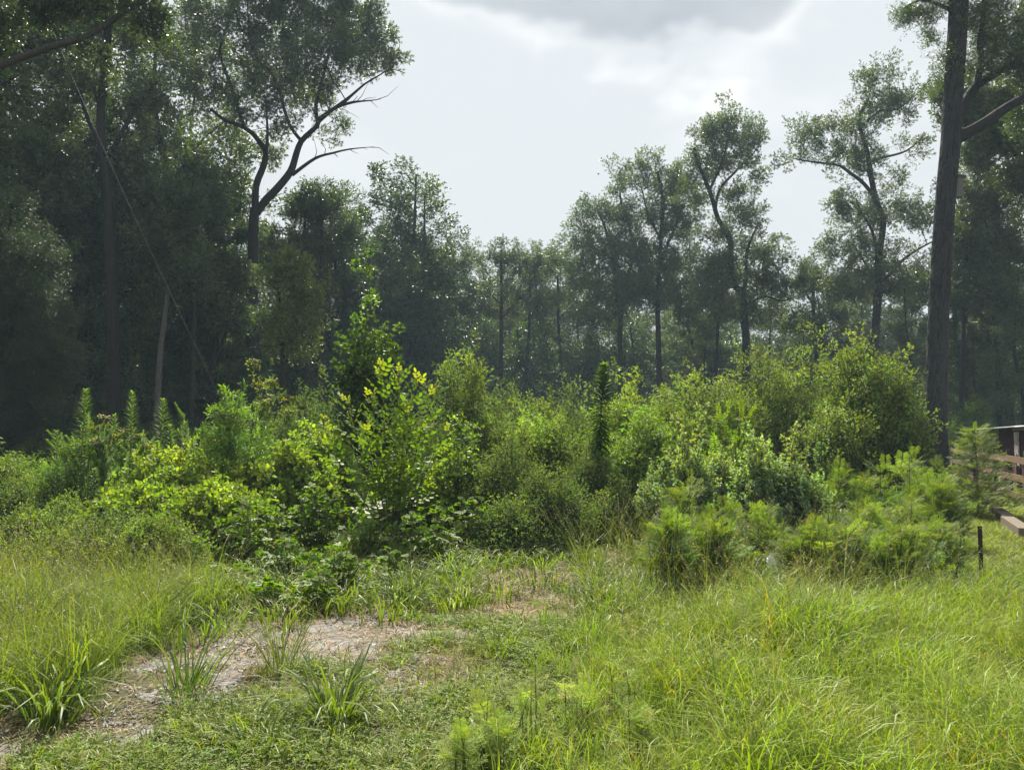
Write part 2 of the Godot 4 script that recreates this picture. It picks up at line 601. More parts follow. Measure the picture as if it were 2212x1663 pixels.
# grows branches from the given wood towards points inside the blobs; returns branch mesh and the leafy ends
func branches(wood: Array, blobs: Array, count: int, step: float, thick: float, bark: Color) -> Dictionary:
	var pos := PackedVector3Array()
	var par := PackedInt32Array()
	var fixed := 0
	for path in wood:
		for k in path.size():
			pos.append(path[k])
			par.append(-1)
	fixed = pos.size()
	var volume := 0.0
	for b in blobs:
		volume += b[1].x * b[1].y * b[1].z
	var goals := []
	for b in blobs:
		var m := maxi(3, roundi(count * b[1].x * b[1].y * b[1].z / volume))
		for k in m:
			var q: Vector3 = b[0] + rdir() * pow(rf(0, 1), 0.42) * b[1]
			var near := 1e9
			for i in fixed:
				near = minf(near, q.distance_squared_to(pos[i]))
			goals.append([near, q])
	goals.sort_custom(func(a, b): return a[0] < b[0])
	var ends := []
	for gl in goals:
		var q: Vector3 = gl[1]
		var best := -1
		var least := 1e9
		for i in pos.size():
			var dv := q - pos[i]
			var cost := dv.length() + 0.9 * maxf(0.0, -dv.y)
			if cost < least:
				least = cost
				best = i
		var o := pos[best]
		var dist := o.distance_to(q)
		var m := clampi(ceili(dist / step), 1, 14)
		var sag := Vector3(rf(-1, 1), rf(-0.2, 0.9), rf(-1, 1)) * dist * 0.16
		var last := best
		for k in m:
			var t := float(k + 1) / m
			pos.append(o.lerp(q, t) + sag * sin(t * PI) + rdir() * step * 0.1 * sin(t * PI))
			par.append(last)
			last = pos.size() - 1
		ends.append([last, (pos[last] - pos[par[last]]).normalized() if par[last] >= 0 else Vector3.UP])
	var rad := PackedFloat32Array()
	rad.resize(pos.size())
	var heir := PackedInt32Array()
	heir.resize(pos.size())
	heir.fill(-1)
	var acc := PackedFloat32Array()
	acc.resize(pos.size())
	for i in range(pos.size() - 1, fixed - 1, -1):
		if acc[i] == 0.0:
			acc[i] = 1.0
		rad[i] = thick * pow(acc[i], 0.42)
		acc[par[i]] += acc[i]
		if par[i] >= fixed and (heir[par[i]] < 0 or acc[heir[par[i]]] < acc[i]):
			heir[par[i]] = i
	var g := Geo.new()
	for i in range(fixed, pos.size()):
		if par[i] >= fixed and heir[par[i]] == i:
			continue
		var pts := PackedVector3Array([pos[par[i]]])
		var rr := PackedFloat32Array([rad[i] * 1.1])
		var k := i
		while k >= 0:
			pts.append(pos[k])
			rr.append(rad[k])
			k = heir[k]
		g.tube(pts, rr, 5 if rr[0] > 0.05 else 3, bark)
	var out := []
	for e in ends:
		out.append([pos[e[0]], e[1]])
	return {"mesh": g.mesh(), "ends": out}


func leaves_on(ends: Array, per: int, reach: float, size: float, col: Color, vary: float, centre: Vector3, up := 0.25) -> Crowd:
	var cr := Crowd.new()
	for e in ends:
		var o: Vector3 = e[0]
		var k0 := tint(col, vary, 0.12)
		for k in per:
			var q := o + rdir() * reach * pow(rf(0, 1), 0.6)
			var away := (q - centre).normalized()
			var d: Vector3 = e[1] * 0.5 + away * 0.5 + rdir() * 0.8 + Vector3.UP * up
			cr.put(frame(q - d.normalized() * size * 0.45, d, size * rf(0.75, 1.25)), tint(k0, 0.12, 0.06))
	return cr


func trunk_mesh(path: PackedVector3Array, r0: float, r1: float, sides: int, bark: Color, flare := 0.35) -> ArrayMesh:
	var g := Geo.new()
	var rr := PackedFloat32Array()
	var m := path.size()
	for i in m:
		var t := float(i) / (m - 1)
		var h := path[i].distance_to(path[0])
		rr.append(lerpf(r0, r1, t) * (1.0 + flare * exp(-h / (r0 * 2.2))))
	g.tube(path, rr, sides, bark, 0.05 if sides > 6 else 0.0, 3)
	return g.mesh()


# spec: d, base px, trunk [[px, py, dz]], r [r0, r1], limbs [[r0, r1, [[px, py, dz] ...]]], blobs [[px, py, rx, ry, dz]], count, per, mesh, col ...
func tree(called: String, label: String, group: String, s: Dictionary) -> Node3D:
	rng.seed = hash(label)
	var d: float = s.d
	var base := spot(s.base, d) - Vector3(0, 0.1, 0)
	var o := thing(called, base, label, s.get("category", "tree"), group)
	var bark: Color = s.get("bark", Color(0.045, 0.04, 0.037))
	var pts := [Vector3.ZERO]
	for q in s.trunk:
		pts.append(at(q[0], q[1], d + (q[2] if q.size() > 2 else 0.0)) - base)
	var path := smooth_path(pts, 0.6)
	part("trunk", trunk_mesh(path, s.r[0], s.r[1], s.get("sides", 9), bark), M.bark, o)
	var wood := [path.slice(path.size() * s.get("bare", 0.35))]
	for lm in s.get("limbs", []):
		var lp := []
		for q in lm[2]:
			lp.append(at(q[0], q[1], d + (q[2] if q.size() > 2 else 0.0)) - base)
		var lpath := smooth_path(lp, 0.5)
		var lg := trunk_mesh(lpath, lm[0], lm[1], 7, bark, 0.0)
		var limb := part("limb", lg, M.bark, o)
		if lm.size() > 3:      # bare twigs of a dead limb
			for k in 7:
				var i0 := int(lpath.size() * (0.35 + 0.09 * k))
				var run := (lpath[mini(i0 + 1, lpath.size() - 1)] - lpath[maxi(i0 - 1, 0)]).normalized()
				var a := run * 0.7 + rdir() * 0.7
				var tw := Geo.new()
				var l := rf(0.4, 1.1)
				tw.tube(PackedVector3Array([lpath[i0], lpath[i0] + a * l * 0.5, lpath[i0] + (a + rdir() * 0.4) * l]), PackedFloat32Array([0.025, 0.016, 0.006]), 4, bark)
				part("twig", tw.mesh(), M.bark, limb)
		if not (lm.size() > 3 and lm[3] == "dead"):
			wood.append(lpath)
	var blobs := []
	var centre := Vector3.ZERO
	for b in s.blobs:
		var c := at(b[0], b[1], d + (b[4] if b.size() > 4 else 0.0)) - base
		var k := d / F
		blobs.append([c, Vector3(b[2] * k, b[3] * k, (b[2] + b[3]) * 0.5 * k * s.get("deep", 0.85))])
		centre += c / s.blobs.size()
	var br := branches(wood, blobs, s.count, s.get("step", 0.6), s.get("thick", 0.013), bark)
	if s.get("show_branches", true):
		part("branching", br.mesh, M.bark, o).set_meta("kind", "stuff")
	crowd("crown", leaves_on(br.ends, s.per, s.get("reach", 0.75), s.get("size", 0.9), s.get("col", Color.WHITE), 0.25, centre), S[s.mesh], M[s.get("mat", "far_leaf")], o)
	return o


# a forest tree in its own axes, to be copied: height H, crown from low to the top
func forest_tree(called: String, seed_: int, H: float, low: float, wide: float, mesh: String, count: int, per: int, col: Color, lean := 0.04) -> Node3D:
	rng.seed = seed_
	var o := thing(called, Vector3.ZERO, "", "tree")
	o.set_meta("called", called)
	var bark := Color(0.045, 0.04, 0.037)
	var pts := [Vector3.ZERO]
	var off := Vector3.ZERO
	for k in 5:
		off += Vector3(rf(-1, 1), 0, rf(-1, 1)) * H * lean
		pts.append(Vector3(off.x, H * (k + 1) / 5.4, off.z))
	var path := smooth_path(pts, 0.6)
	part("trunk", trunk_mesh(path, H * 0.011 + 0.03, 0.04, 7, bark), M.bark, o)
	var blobs := []
	for k in 9:
		var t := (k + 0.5) / 9.0
		var y := lerpf(low, H * 0.93, t)
		var r := wide * (0.55 + 0.75 * sin(PI * clampf(0.18 + t * 0.78, 0, 1))) * 0.62
		var a := k * 2.4 + rf(-0.5, 0.5)
		blobs.append([Vector3(cos(a) * wide * 0.45 * (1.0 - t * 0.6), y, sin(a) * wide * 0.45 * (1.0 - t * 0.6)) + off * t * 0.8, Vector3(r, (H - low) * 0.13 * rf(0.8, 1.3), r)])
	var br := branches([path.slice(int(path.size() * 0.25))], blobs, count, 0.7, 0.014, bark)
	part("branching", br.mesh, M.bark, o).set_meta("kind", "stuff")
	crowd("crown", leaves_on(br.ends, per, 0.6, 1.0, col, 0.28, Vector3(0, H * 0.5, 0)), S[mesh], M.far_leaf, o)
	return o


# a bush of many stems in its own axes: half width W, height H
func bush(called: String, where: Vector3, label: String, group: String, q: Dictionary) -> Node3D:
	rng.seed = hash(label) + int(q.get("seed", 0))
	var o := thing(called, where, label, q.get("category", "shrub"), group)
	o.set_meta("called", called)
	var g := Geo.new()
	var cr := Crowd.new()
	var W: float = q.W
	var H: float = q.H
	var size: float = q.get("size", 0.5)
	var col: Color = q.get("col", Color.WHITE)
	var top: Color = q.get("top", col)
	var low: float = q.get("low", 0.3)
	var arch: float = q.get("arch", 0.5)
	var lean: Vector3 = q.get("lean", Vector3.ZERO)
	var tops := []
	for k in int(q.stems):
		var a := rf(0, TAU)
		var u := pow(rf(0, 1), 0.62) * rf(0.8, 1.22)
		var lobe := 1.0 + 0.3 * wild.get_noise_3d(cos(a) * u * 2.2 + where.x, u, sin(a) * u * 2.2 + where.z)
		var shoot := rf(0, 1) < 0.2
		var rise := rf(0.6, 1.02) * lobe * (1.26 if shoot else 1.0)
		var tip := Vector3(cos(a) * u * W, H * (1.0 - arch * minf(u * u, 1.3)) * rise, sin(a) * u * W * q.get("deep", 1.0)) + lean * H
		if k == 0:
			tip = Vector3(rf(-0.05, 0.05) * W, H, rf(-0.05, 0.05) * W) + lean * H
		var own := tint(Color.WHITE, 0.28, 0.07)
		var foot: Vector3 = Vector3(cos(a), 0, sin(a)) * u * W * q.get("foot", 0.2)
		var mid: Vector3 = foot.lerp(tip, 0.5) + Vector3(0, H * 0.14, 0) + rdir() * 0.06 * H
		var pts := PackedVector3Array()
		var rr := PackedFloat32Array()
		for i in 6:
			var t := i / 5.0
			pts.append(foot.lerp(mid, t).lerp(mid.lerp(tip, t), t))
			rr.append(lerpf(q.get("r", 0.012), 0.002, t))
		g.tube(pts, rr, 4, q.get("stem", Color(0.08, 0.075, 0.04)))
		tops.append(tip)
		for j in int(q.per * (0.6 if shoot else 1.0)):
			var t := lerpf(low, 1.0, pow(rf(0, 1), 0.75)) if j else 0.93
			var p: Vector3 = foot.lerp(mid, t).lerp(mid.lerp(tip, t), t)
			var run: Vector3 = (mid.lerp(tip, t) - foot.lerp(mid, t)).normalized()
			var out := Vector3(p.x, 0, p.z).normalized()
			var d: Vector3 = run * q.get("along", 0.6) + out * 0.35 + rdir() * q.get("loose", 0.6) + Vector3.UP * q.get("up", 0.25)
			if j == 0:
				d = run + Vector3.UP * 0.3 + rdir() * 0.15
			if q.has("tier") and j:
				var a2 := j * 2.4 + k
				d = Vector3(cos(a2), rf(0.15, 0.6) + t * 0.5, sin(a2))
			p += rdir() * q.get("scatter", 0.06) * H * (0.0 if j == 0 else 1.0)
			p.y = maxf(p.y, 0.03)
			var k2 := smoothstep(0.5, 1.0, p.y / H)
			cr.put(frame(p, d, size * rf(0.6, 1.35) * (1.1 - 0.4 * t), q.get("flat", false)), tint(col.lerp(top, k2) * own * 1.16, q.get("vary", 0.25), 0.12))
	part("stem", g.mesh(), M.stem, o)
	crowd("foliage", cr, S[q.mesh], M[q.get("mat", "leaf")], o)
	if q.has("flowers"):
		var fc := Crowd.new()
		for k in int(q.flowers):
			var t: Vector3 = tops[k % tops.size()]
			if t.y < H * 0.7:
				continue
			fc.put(frame(t + rdir() * 0.08 + Vector3(0, 0.05, 0), Vector3.UP + rdir() * 0.3, rf(0.8, 1.3)), tint(Color.WHITE, 0.15))
		crowd("flower_head", fc, S.flower, M.leaf, o)
	return o


# a plant whose larger leaves are parts of their own. stems: list of [foot, tip, bow]
func leafy(called: String, where: Vector3, label: String, group: String, stems: Array, meshes: Array, q: Dictionary) -> Node3D:
	rng.seed = hash(label)
	var o := thing(called, where, label, q.get("category", "sapling"), group)
	var spots := []
	for s in stems:
		var g := Geo.new()
		var foot: Vector3 = s[0]
		var tip: Vector3 = s[1]
		var mid: Vector3 = foot.lerp(tip, 0.5) + s[2]
		var pts := PackedVector3Array()
		var rr := PackedFloat32Array()
		for i in 8:
			var t := i / 7.0
			pts.append(foot.lerp(mid, t).lerp(mid.lerp(tip, t), t))
			rr.append(lerpf(q.get("r", 0.012), 0.003, t))
		g.tube(pts, rr, 5, q.get("stem", Color(0.08, 0.085, 0.04)))
		part("stem", g.mesh(), M.stem, o)
		var len := foot.distance_to(tip)
		var m := int(len * q.dense)
		for k in m:
			var t := lerpf(q.get("low", 0.15), 1.0, (k + 0.5) / m)
			var p: Vector3 = foot.lerp(mid, t).lerp(mid.lerp(tip, t), t)
			var run: Vector3 = (mid.lerp(tip, t) - foot.lerp(mid, t)).normalized()
			var a := k * 2.4 + rf(-0.4, 0.4)
			var side := run.cross(Vector3(cos(a), 0.1, sin(a))).normalized()
			var d: Vector3 = side * (1.0 - 0.45 * t) + run * q.get("rise", 0.5) * (0.5 + t) + Vector3.UP * 0.1
			spots.append([p, d, t, rf(0.75, 1.15) * (1.0 - 0.35 * t), run])
	var cr := Crowd.new()
	for k in spots.size():
		var e = spots[k]
		var d: Vector3 = e[1].normalized()
		# the blade of the leaf looks up and outward
		var z: Vector3 = (Vector3.UP * 0.8 + rdir() * 0.5 - d * 0.2)
		var x := d.cross(z).normalized()
		z = x.cross(d)
		var sc: float = e[3] * q.get("size", 1.0)
		var t3 := Transform3D(Basis(x * sc, d * sc, z * sc), e[0])
		var young: bool = e[2] > q.get("young", 0.86)
		if k < 290:
			var pick: int = (meshes.size() - 1) if young else rng.randi() % (meshes.size() - 1)
			var lf := part("leaf", meshes[pick], M[q.get("mat", "glossy_leaf")], o)
			lf.name = "leaf_%03d" % k
			lf.transform = t3
		else:
			cr.put(t3, tint(Color.WHITE, 0.2, 0.1))
	if cr.count():
		crowd("leafage", cr, meshes[0], M[q.get("mat", "glossy_leaf")], o)
	return o


# ---------------------------------------------------------------- the sky
func make_sky() -> Image:
	var w := 1536
	var h := 768
	var im := Image.create(w, h, false, Image.FORMAT_RGBF)
	var big := FastNoiseLite.new()
	big.seed = 21
	big.frequency = 1.0
	big.fractal_octaves = 5
	var fine := FastNoiseLite.new()
	fine.seed = 8
	fine.frequency = 3.2
	fine.fractal_octaves = 5
	for y in h:
		var el := (0.5 - (y + 0.5) / h) * PI
		if el < -0.05:
			for x in w:
				im.set_pixel(x, y, Color(0.2, 0.21, 0.19))
			continue
		var se := sin(el)
		var base := Color(0.72, 0.755, 0.775).lerp(Color(0.735, 0.78, 0.812), smoothstep(0.12, 0.5, el))
		base = base.lerp(Color(0.5, 0.62, 0.8), smoothstep(0.6, 1.5, el))
		for x in w:
			var az := wrapf((x + 0.5) / w * TAU, -PI, PI)     # 0 straight ahead, positive to the right
			var dir := Vector3(sin(az) * cos(el), se, -cos(az) * cos(el))
			var p := Vector3(dir.x, 0, dir.z) / (0.22 + maxf(se, 0.0))
			p.y = el * 1.1
			var n := big.get_noise_3dv(p * 1.05)
			var f := fine.get_noise_3dv(p * 1.0)
			# cloud cover: a bank high ahead, loose clouds all round
			var bank := smoothstep(0.385, 0.51, el + 0.1 * n + 0.08 * f - 0.27 * absf(az - 0.2)) * smoothstep(1.2, 0.5, absf(az - 0.17))
			var loose := smoothstep(0.05, 0.5, n + 0.15 * f + 0.05) * smoothstep(0.18, 0.5, el)
			var thin := smoothstep(-0.15, 0.5, n + 0.5 * f) * smoothstep(0.3, 0.5, el)
			var c := base.lerp(Color(0.94, 0.95, 0.965), clampf(thin * 0.55 + loose * 0.4, 0, 1))
			var rim := smoothstep(0.0, 0.35, bank) * (1.0 - smoothstep(0.35, 0.8, bank))
			c = c.lerp(Color(1.0, 1.0, 0.99), rim * clampf(0.3 + f * 1.6, 0, 1))
			c = c.lerp(Color(0.45, 0.495, 0.55).lerp(Color(0.6, 0.635, 0.675), clampf(0.5 + f * 1.2, 0, 1)), smoothstep(0.42, 0.85, bank))
			im.set_pixel(x, y, c)
	return im


# ---------------------------------------------------------------- the whole place
func _ready() -> void:
	rng.seed = 1
	lump.seed = 4
	lump.frequency = 0.16
	lump.fractal_octaves = 3
	patchy.seed = 6
	patchy.frequency = 0.55
	patchy.fractal_octaves = 3
	wild.seed = 9
	wild.frequency = 0.8

	var cam := Camera3D.new()
	cam.name = "camera"
	cam.fov = 53.08
	cam.far = 900.0
	cam.position = Vector3(0, EYE, 0)
	cam.rotation.x = PITCH
	add_child(cam)

	var env := Environment.new()
	env.background_mode = Environment.BG_SKY
	env.sky = Sky.new()
	var pano := PanoramaSkyMaterial.new()
	pano.panorama = ImageTexture.create_from_image(make_sky())
	env.sky.sky_material = pano
	env.tonemap_mode = Environment.TONE_MAPPER_LINEAR
	env.tonemap_exposure = 2.8
	env.background_energy_multiplier = 0.395
	env.fog_enabled = true
	env.fog_density = 0.0008
	env.fog_light_color = Color(0.8, 0.92, 1.0)
	env.sdfgi_enabled = true
	env.ssao_enabled = true
	env.ssil_enabled = true
	var we := WorldEnvironment.new()
	we.name = "surroundings"
	we.environment = env
	add_child(we)

	var sun := DirectionalLight3D.new()
	sun.name = "sun"
	sun.light_energy = 1.6
	sun.light_color = Color(1.0, 0.97, 0.91)
	sun.light_angular_distance = 0.6
	sun.shadow_enabled = true
	var az := deg_to_rad(-4.0)
	var el := deg_to_rad(52.0)
	var to_sun := Vector3(sin(az) * cos(el), sin(el), -cos(az) * cos(el))
	add_child(sun)
	sun.look_at_from_position(to_sun * 50.0, Vector3.ZERO, Vector3.UP)

	materials()
	make_sprays()
	ground()
	far_wood()
	named_trees()
	fence_and_shed()
	left_shed()
	meadow_plants()
	grasses()
	small_things()


var zones := {}


func zone(called: String, px: Array) -> void:
	var p := PackedVector2Array()
	for q in px:
		var g := ground_at(q[0], q[1])
		p.append(Vector2(g.x, g.z))
	zones[called] = p


func inside(called: String, x: float, z: float, ragged := 0.25) -> bool:
	var p := Vector2(x + patchy.get_noise_2d(x * 2.0, z * 2.0) * ragged, z + patchy.get_noise_2d(z * 2.0 + 50.0, x * 2.0) * ragged)
	return Geometry2D.is_point_in_polygon(p, zones[called])


func ground() -> void:
	zone("gravel", [[150, 1600], [190, 1515], [330, 1435], [450, 1390], [560, 1345], [700, 1318], [860, 1320], [965, 1345], [940, 1395], [800, 1405], [650, 1410], [570, 1450], [470, 1510], [330, 1575], [230, 1615]])
	zone("gravel_small", [[800, 1462], [860, 1432], [925, 1440], [940, 1490], [850, 1525], [800, 1505]])
	zone("thatch", [[985, 1275], [1120, 1235], [1225, 1255], [1215, 1335], [1100, 1350], [1005, 1320]])
	zone("thatch_far", [[1285, 1200], [1400, 1180], [1425, 1230], [1320, 1250]])
	zone("tall_right", [[1080, 1850], [1150, 1640], [1260, 1520], [1190, 1430], [1225, 1370], [1270, 1320], [1500, 1325], [1750, 1320], [2050, 1335], [2120, 1335], [2260, 1300], [2700, 1350], [3000, 1850]])
	zone("tall_left", [[-600, 1250], [0, 1255], [430, 1265], [470, 1300], [420, 1340], [300, 1430], [120, 1530], [-40, 1660], [-600, 1900]])
	zone("lawn", [[1990, 1010], [2060, 1010], [2300, 1120], [2700, 1300], [2300, 1300], [2250, 1320], [2120, 1340], [2085, 1280], [2070, 1200], [2070, 1100]])
	zone("low", [[-300, 2100], [-60, 1680], [170, 1600], [500, 1520], [600, 1440], [800, 1400], [960, 1340], [1240, 1330], [1210, 1420], [1290, 1520], [1200, 1640], [1180, 2100]])
	# one sheet to the horizon, fine near the camera
	var xs := PackedFloat32Array()
	var x := 0.0
	var st := 0.22
	while x < 520.0:
		xs.append(x)
		x += st
		if x > 9.0:
			st *= 1.13
	var line := PackedFloat32Array()
	for i in range(xs.size() - 1, 0, -1):
		line.append(-xs[i])
	line.append_array(xs)
	var g := Geo.new()
	var m := line.size()
	for j in m:
		for i in m:
			var px := line[i]
			var pz := line[j] - 7.0
			var y := gy(px, pz)
			var n := Vector3(gy(px - 0.2, pz) - gy(px + 0.2, pz), 0.4, gy(px, pz - 0.2) - gy(px, pz + 0.2)).normalized()
			var k := patchy.get_noise_2d(px * 0.8, pz * 0.8)
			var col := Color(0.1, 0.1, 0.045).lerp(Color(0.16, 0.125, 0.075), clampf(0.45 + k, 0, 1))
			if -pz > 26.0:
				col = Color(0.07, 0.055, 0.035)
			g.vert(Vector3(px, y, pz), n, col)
	for j in m - 1:
		for i in m - 1:
			var a := j * m + i
			g.ix.append_array([a, a + 1, a + m, a + 1, a + m + 1, a + m])
	var o := part("ground", g.mesh(), M.soil, self)
	tag(o, "brown earth of the overgrown lot under grass and weeds", "ground", "", "structure")
	gravel_sheet("gravel_path", ["gravel", "gravel_small"], Color(0.27, 0.262, 0.26), Color(0.185, 0.165, 0.145), "bare strip of pale grey gravel between the grass clumps")
	gravel_sheet("thatch_ground", ["thatch", "thatch_far"], Color(0.2, 0.16, 0.105), Color(0.15, 0.12, 0.07), "patch of flattened brown dry grass beside the gravel")


func gravel_sheet(called: String, zs: Array, a: Color, b: Color, label: String) -> void:
	var g := Geo.new()
	var cell := 0.07
	for zn in zs:
		var box := Rect2(zones[zn][0], Vector2.ZERO)
		for p in zones[zn]:
			box = box.expand(p)
		box = box.grow(0.3)
		var w := int(box.size.x / cell) + 1
		var h := int(box.size.y / cell) + 1
		for j in h:
			for i in w:
				var x := box.position.x + i * cell
				var z := box.position.y + j * cell
				if not inside(zn, x + cell * 0.5, z + cell * 0.5, 1.1):
					continue
				var k := g.v.size()
				for q in [[0, 0], [1, 0], [1, 1], [0, 1]]:
					var px: float = x + q[0] * cell
					var pz: float = z + q[1] * cell
					var n := patchy.get_noise_2d(px * 9.0, pz * 9.0)
					var edge := false
					for e in [[0.5, 0.5], [-0.5, 0.5], [0.5, -0.5], [-0.5, -0.5]]:
						if not inside(zn, px + cell * e[0], pz + cell * e[1], 1.1):
							edge = true
					g.vert(Vector3(px, gy(px, pz) + (-0.03 if edge else 0.012 + 0.004 * n), pz), Vector3(n * 0.15, 1, -n * 0.12).normalized(), b.lerp(a, clampf(0.55 + patchy.get_noise_2d(px * 3.0, pz * 3.0) * 1.3, 0, 1)))
				g.ix.append_array([k, k + 1, k + 2, k, k + 2, k + 3])
	tag(part(called, g.mesh(), M.soil, self), label, "path", "", "structure")


# ---------------------------------------------------------------- the wood
func far_wood() -> void:
	var proto := [
		forest_tree("oak_tree", 101, 20.0, 4.0, 4.6, "oak", 165, 4, Color(0.95, 0.95, 0.95)),
		forest_tree("willow_oak_tree", 102, 19.0, 3.0, 3.6, "willow_oak", 165, 4, Color(1.0, 1.0, 1.0)),
		forest_tree("broadleaf_tree", 103, 17.0, 2.0, 4.4, "broad", 165, 4, Color(0.9, 0.95, 0.9)),
		forest_tree("slender_tree", 104, 16.0, 3.0, 2.6, "willow_oak", 130, 4, Color(1.05, 1.05, 1.0), 0.02),
		forest_tree("understory_tree", 105, 8.0, 0.6, 2.6, "broad", 90, 5, Color(1.0, 1.05, 0.9)),
	]
	var used := [false, false, false, false, false]
	# px, depth, y of the top, which, width factor, label
	var row := [
		[20, 33, -330, 0, 1.0, "tall dark oak at the far left edge of the wood"],
		[330, 41, -60, 1, 1.1, "tall leafy tree behind the thin wire at left"],
		[430, 47, 60, 2, 1.0, "broad dark tree left behind the forked oak"],
		[300, 36, 330, 2, 0.9, "shorter full tree right of the bent trunk"],
		[120, 31, 250, 2, 0.9, "leafy mid-height tree above the dark cedar"],
		[430, 45, 440, 2, 0.9, "lower bushy tree just left of the forked oak trunk"],
		[675, 47, 430, 1, 1.0, "leafy tree directly right of the forked oak trunk"],
		[700, 49, 470, 2, 1.1, "lower dark tree left in the round-topped clump"],
		[770, 51, 400, 2, 1.2, "dark full tree in the middle of the round-topped clump"],
		[845, 55, 385, 2, 1.2, "dark full tree at the right of the round-topped clump"],
		[880, 58, 480, 2, 1.1, "lower dark tree at the foot of the round-topped clump"],
		[735, 52, 410, 2, 1.2, "dark round-topped tree under the oak's dead branch"],
		[805, 54, 335, 2, 1.3, "tallest tree of the dark clump left of the open sky"],
		[860, 56, 430, 0, 0.9, "dark tree on the right shoulder of the left clump"],
		[905, 64, 530, 2, 0.9, "lower tree stepping down to the centre of the treeline"],
		[1030, 74, 535, 1, 1.1, "pale airy tree left of centre in the far treeline"],
		[985, 70, 555, 2, 0.9, "rounded hazy tree where the left wood meets the centre of the treeline"],
		[1070, 72, 548, 1, 1.1, "hazy tree filling the low centre of the treeline"],
		[1200, 73, 535, 2, 0.9, "full hazy tree right of the pointed one at the centre"],
		[1095, 78, 555, 3, 1.3, "thin tree in the dip of the far treeline"],
		[1160, 74, 508, 3, 1.4, "pointed airy tree at the centre of the far treeline"],
		[1235, 68, 545, 1, 1.0, "hazy tree left of the first tall tree on the right"],
		[1480, 62, 480, 1, 1.0, "pale hazy tree filling the gap between two tall trunks"],
		[1500, 57, 620, 2, 1.0, "low full tree beside the straight trunk right of centre"],
		[1680, 58, 560, 1, 0.9, "tapering tree right of the bent willow oak"],
		[1745, 52, 650, 2, 0.8, "low lit tree in the open gap on the right"],
		[1800, 47, 610, 2, 0.9, "bushy tree under the arching limb"],
		[1975, 44, 590, 1, 0.9, "leafy tree just left of the big bare trunk"],
		[2095, 42, 395, 1, 0.9, "hazy tree just right of the big bare trunk"],
		[2190, 40, 300, 0, 1.0, "tall oak behind the red shed at the right edge"],
		[2090, 38, 620, 2, 0.9, "dark low tree behind the fence corner"],
		[2200, 33, 560, 2, 0.9, "dark full tree above the red shed roof"],
		[2330, 38, 200, 0, 1.1, "oak beyond the right edge"],
		[-120, 33, -250, 0, 1.0, "oak beyond the left edge"],
		[-250, 40, -100, 2, 1.0, "full tree beyond the left edge"],
	]
	for r in row:
		put_tree(proto, used, r[3], spot(r[0], r[1]), at(r[0], r[2], r[1]).y, r[4], r[5], "trees of the wood round the lot")
	rng.seed = 77
	# ranks behind, nothing in the photograph tells these apart
	for k in 64:
		var px := -420.0 + 3100.0 * (k + rf(0.1, 0.9)) / 64.0
		var top := 430.0
		if px < 640 and k % 2:
			continue
		if px > 640:
			top = 490.0
		if px > 900:
			top = 560.0
		if px > 1660 and px < 1800:
			top = 690.0
		if px > 2030:
			top = 560.0
		var d := rf(60, 105)
		put_tree(proto, used, [0, 1, 2, 3][rng.randi() % 4], spot(px, d), at(px, top + rf(0, 110), d).y, rf(0.9, 1.25), "hazy tree deep in the wood, " + by_mark(px), "trees deep in the wood")
	for k in 70:
		var px := -350.0 + 2950.0 * (k + rf(0.1, 0.9)) / 70.0
		var d := rf(33, 60)
		var left := px < 760
		if not left:
			d = rf(60, 82)
		put_tree(proto, used, 4, spot(px, d), at(px, rf(640, 800) if left else rf(650, 800), d).y, rf(0.8, 1.3), "small dark understory tree, " + by_mark(px), "understory of the wood")


func put_tree(proto: Array, used: Array, which: int, where: Vector3, H: float, fat: float, label: String, group: String) -> void:
	var heights := [20.0, 19.0, 17.0, 16.0, 8.0]
	var o: Node3D = proto[which]
	if used[which]:
		o = copy(o, where, label, group)
	else:
		used[which] = true
		o.position = where
		tag(o, label, "tree", group)
	var s: float = maxf(H, 2.0) / heights[which]
	o.rotation.y = rf(0, TAU)
	o.scale = Vector3(s * fat, s, s * fat)


const MARKS := [[-60, "beyond the left edge"], [60, "behind the dark cedar"], [130, "left of the tallest horseweed spike"], [190, "behind the tallest horseweed spike"], [260, "behind the yellow-flowered weed"], [320, "behind the third horseweed spike"], [390, "behind the paired horseweeds"], [455, "behind the slim forked trunk"], [510, "behind the drooping weed"], [560, "behind the forked oak trunk"], [620, "behind the yellow-topped weed"], [690, "left of the dark glossy sapling"], [750, "left shoulder of the dark glossy sapling"], [810, "behind the dark glossy sapling"], [880, "right of the dark glossy sapling"], [960, "behind the twiggy rounded shrub"], [1040, "right of the twiggy rounded shrub"], [1110, "at the centre of the treeline"], [1190, "left of the dark spike weed"], [1280, "behind the dark spike weed"], [1350, "below the double-stemmed tree"], [1430, "below the straight-trunked tree"], [1520, "left of the S-bent trunk"], [1610, "below the S-bent trunk"], [1700, "in the gap right of the S-bent trunk"], [1790, "below the arching limb"], [1890, "below the crooked trunk"], [1970, "left of the big bare trunk"], [2050, "right of the big bare trunk"], [2120, "behind the fence corner"], [2190, "behind the red shed"], [2400, "beyond the right edge"]]


func by_mark(px: float) -> String:
	var best := ""
	var least := 1e9
	for m in MARKS:
		if absf(px - m[0]) < least:
			least = absf(px - m[0])
			best = m[1]
	return best


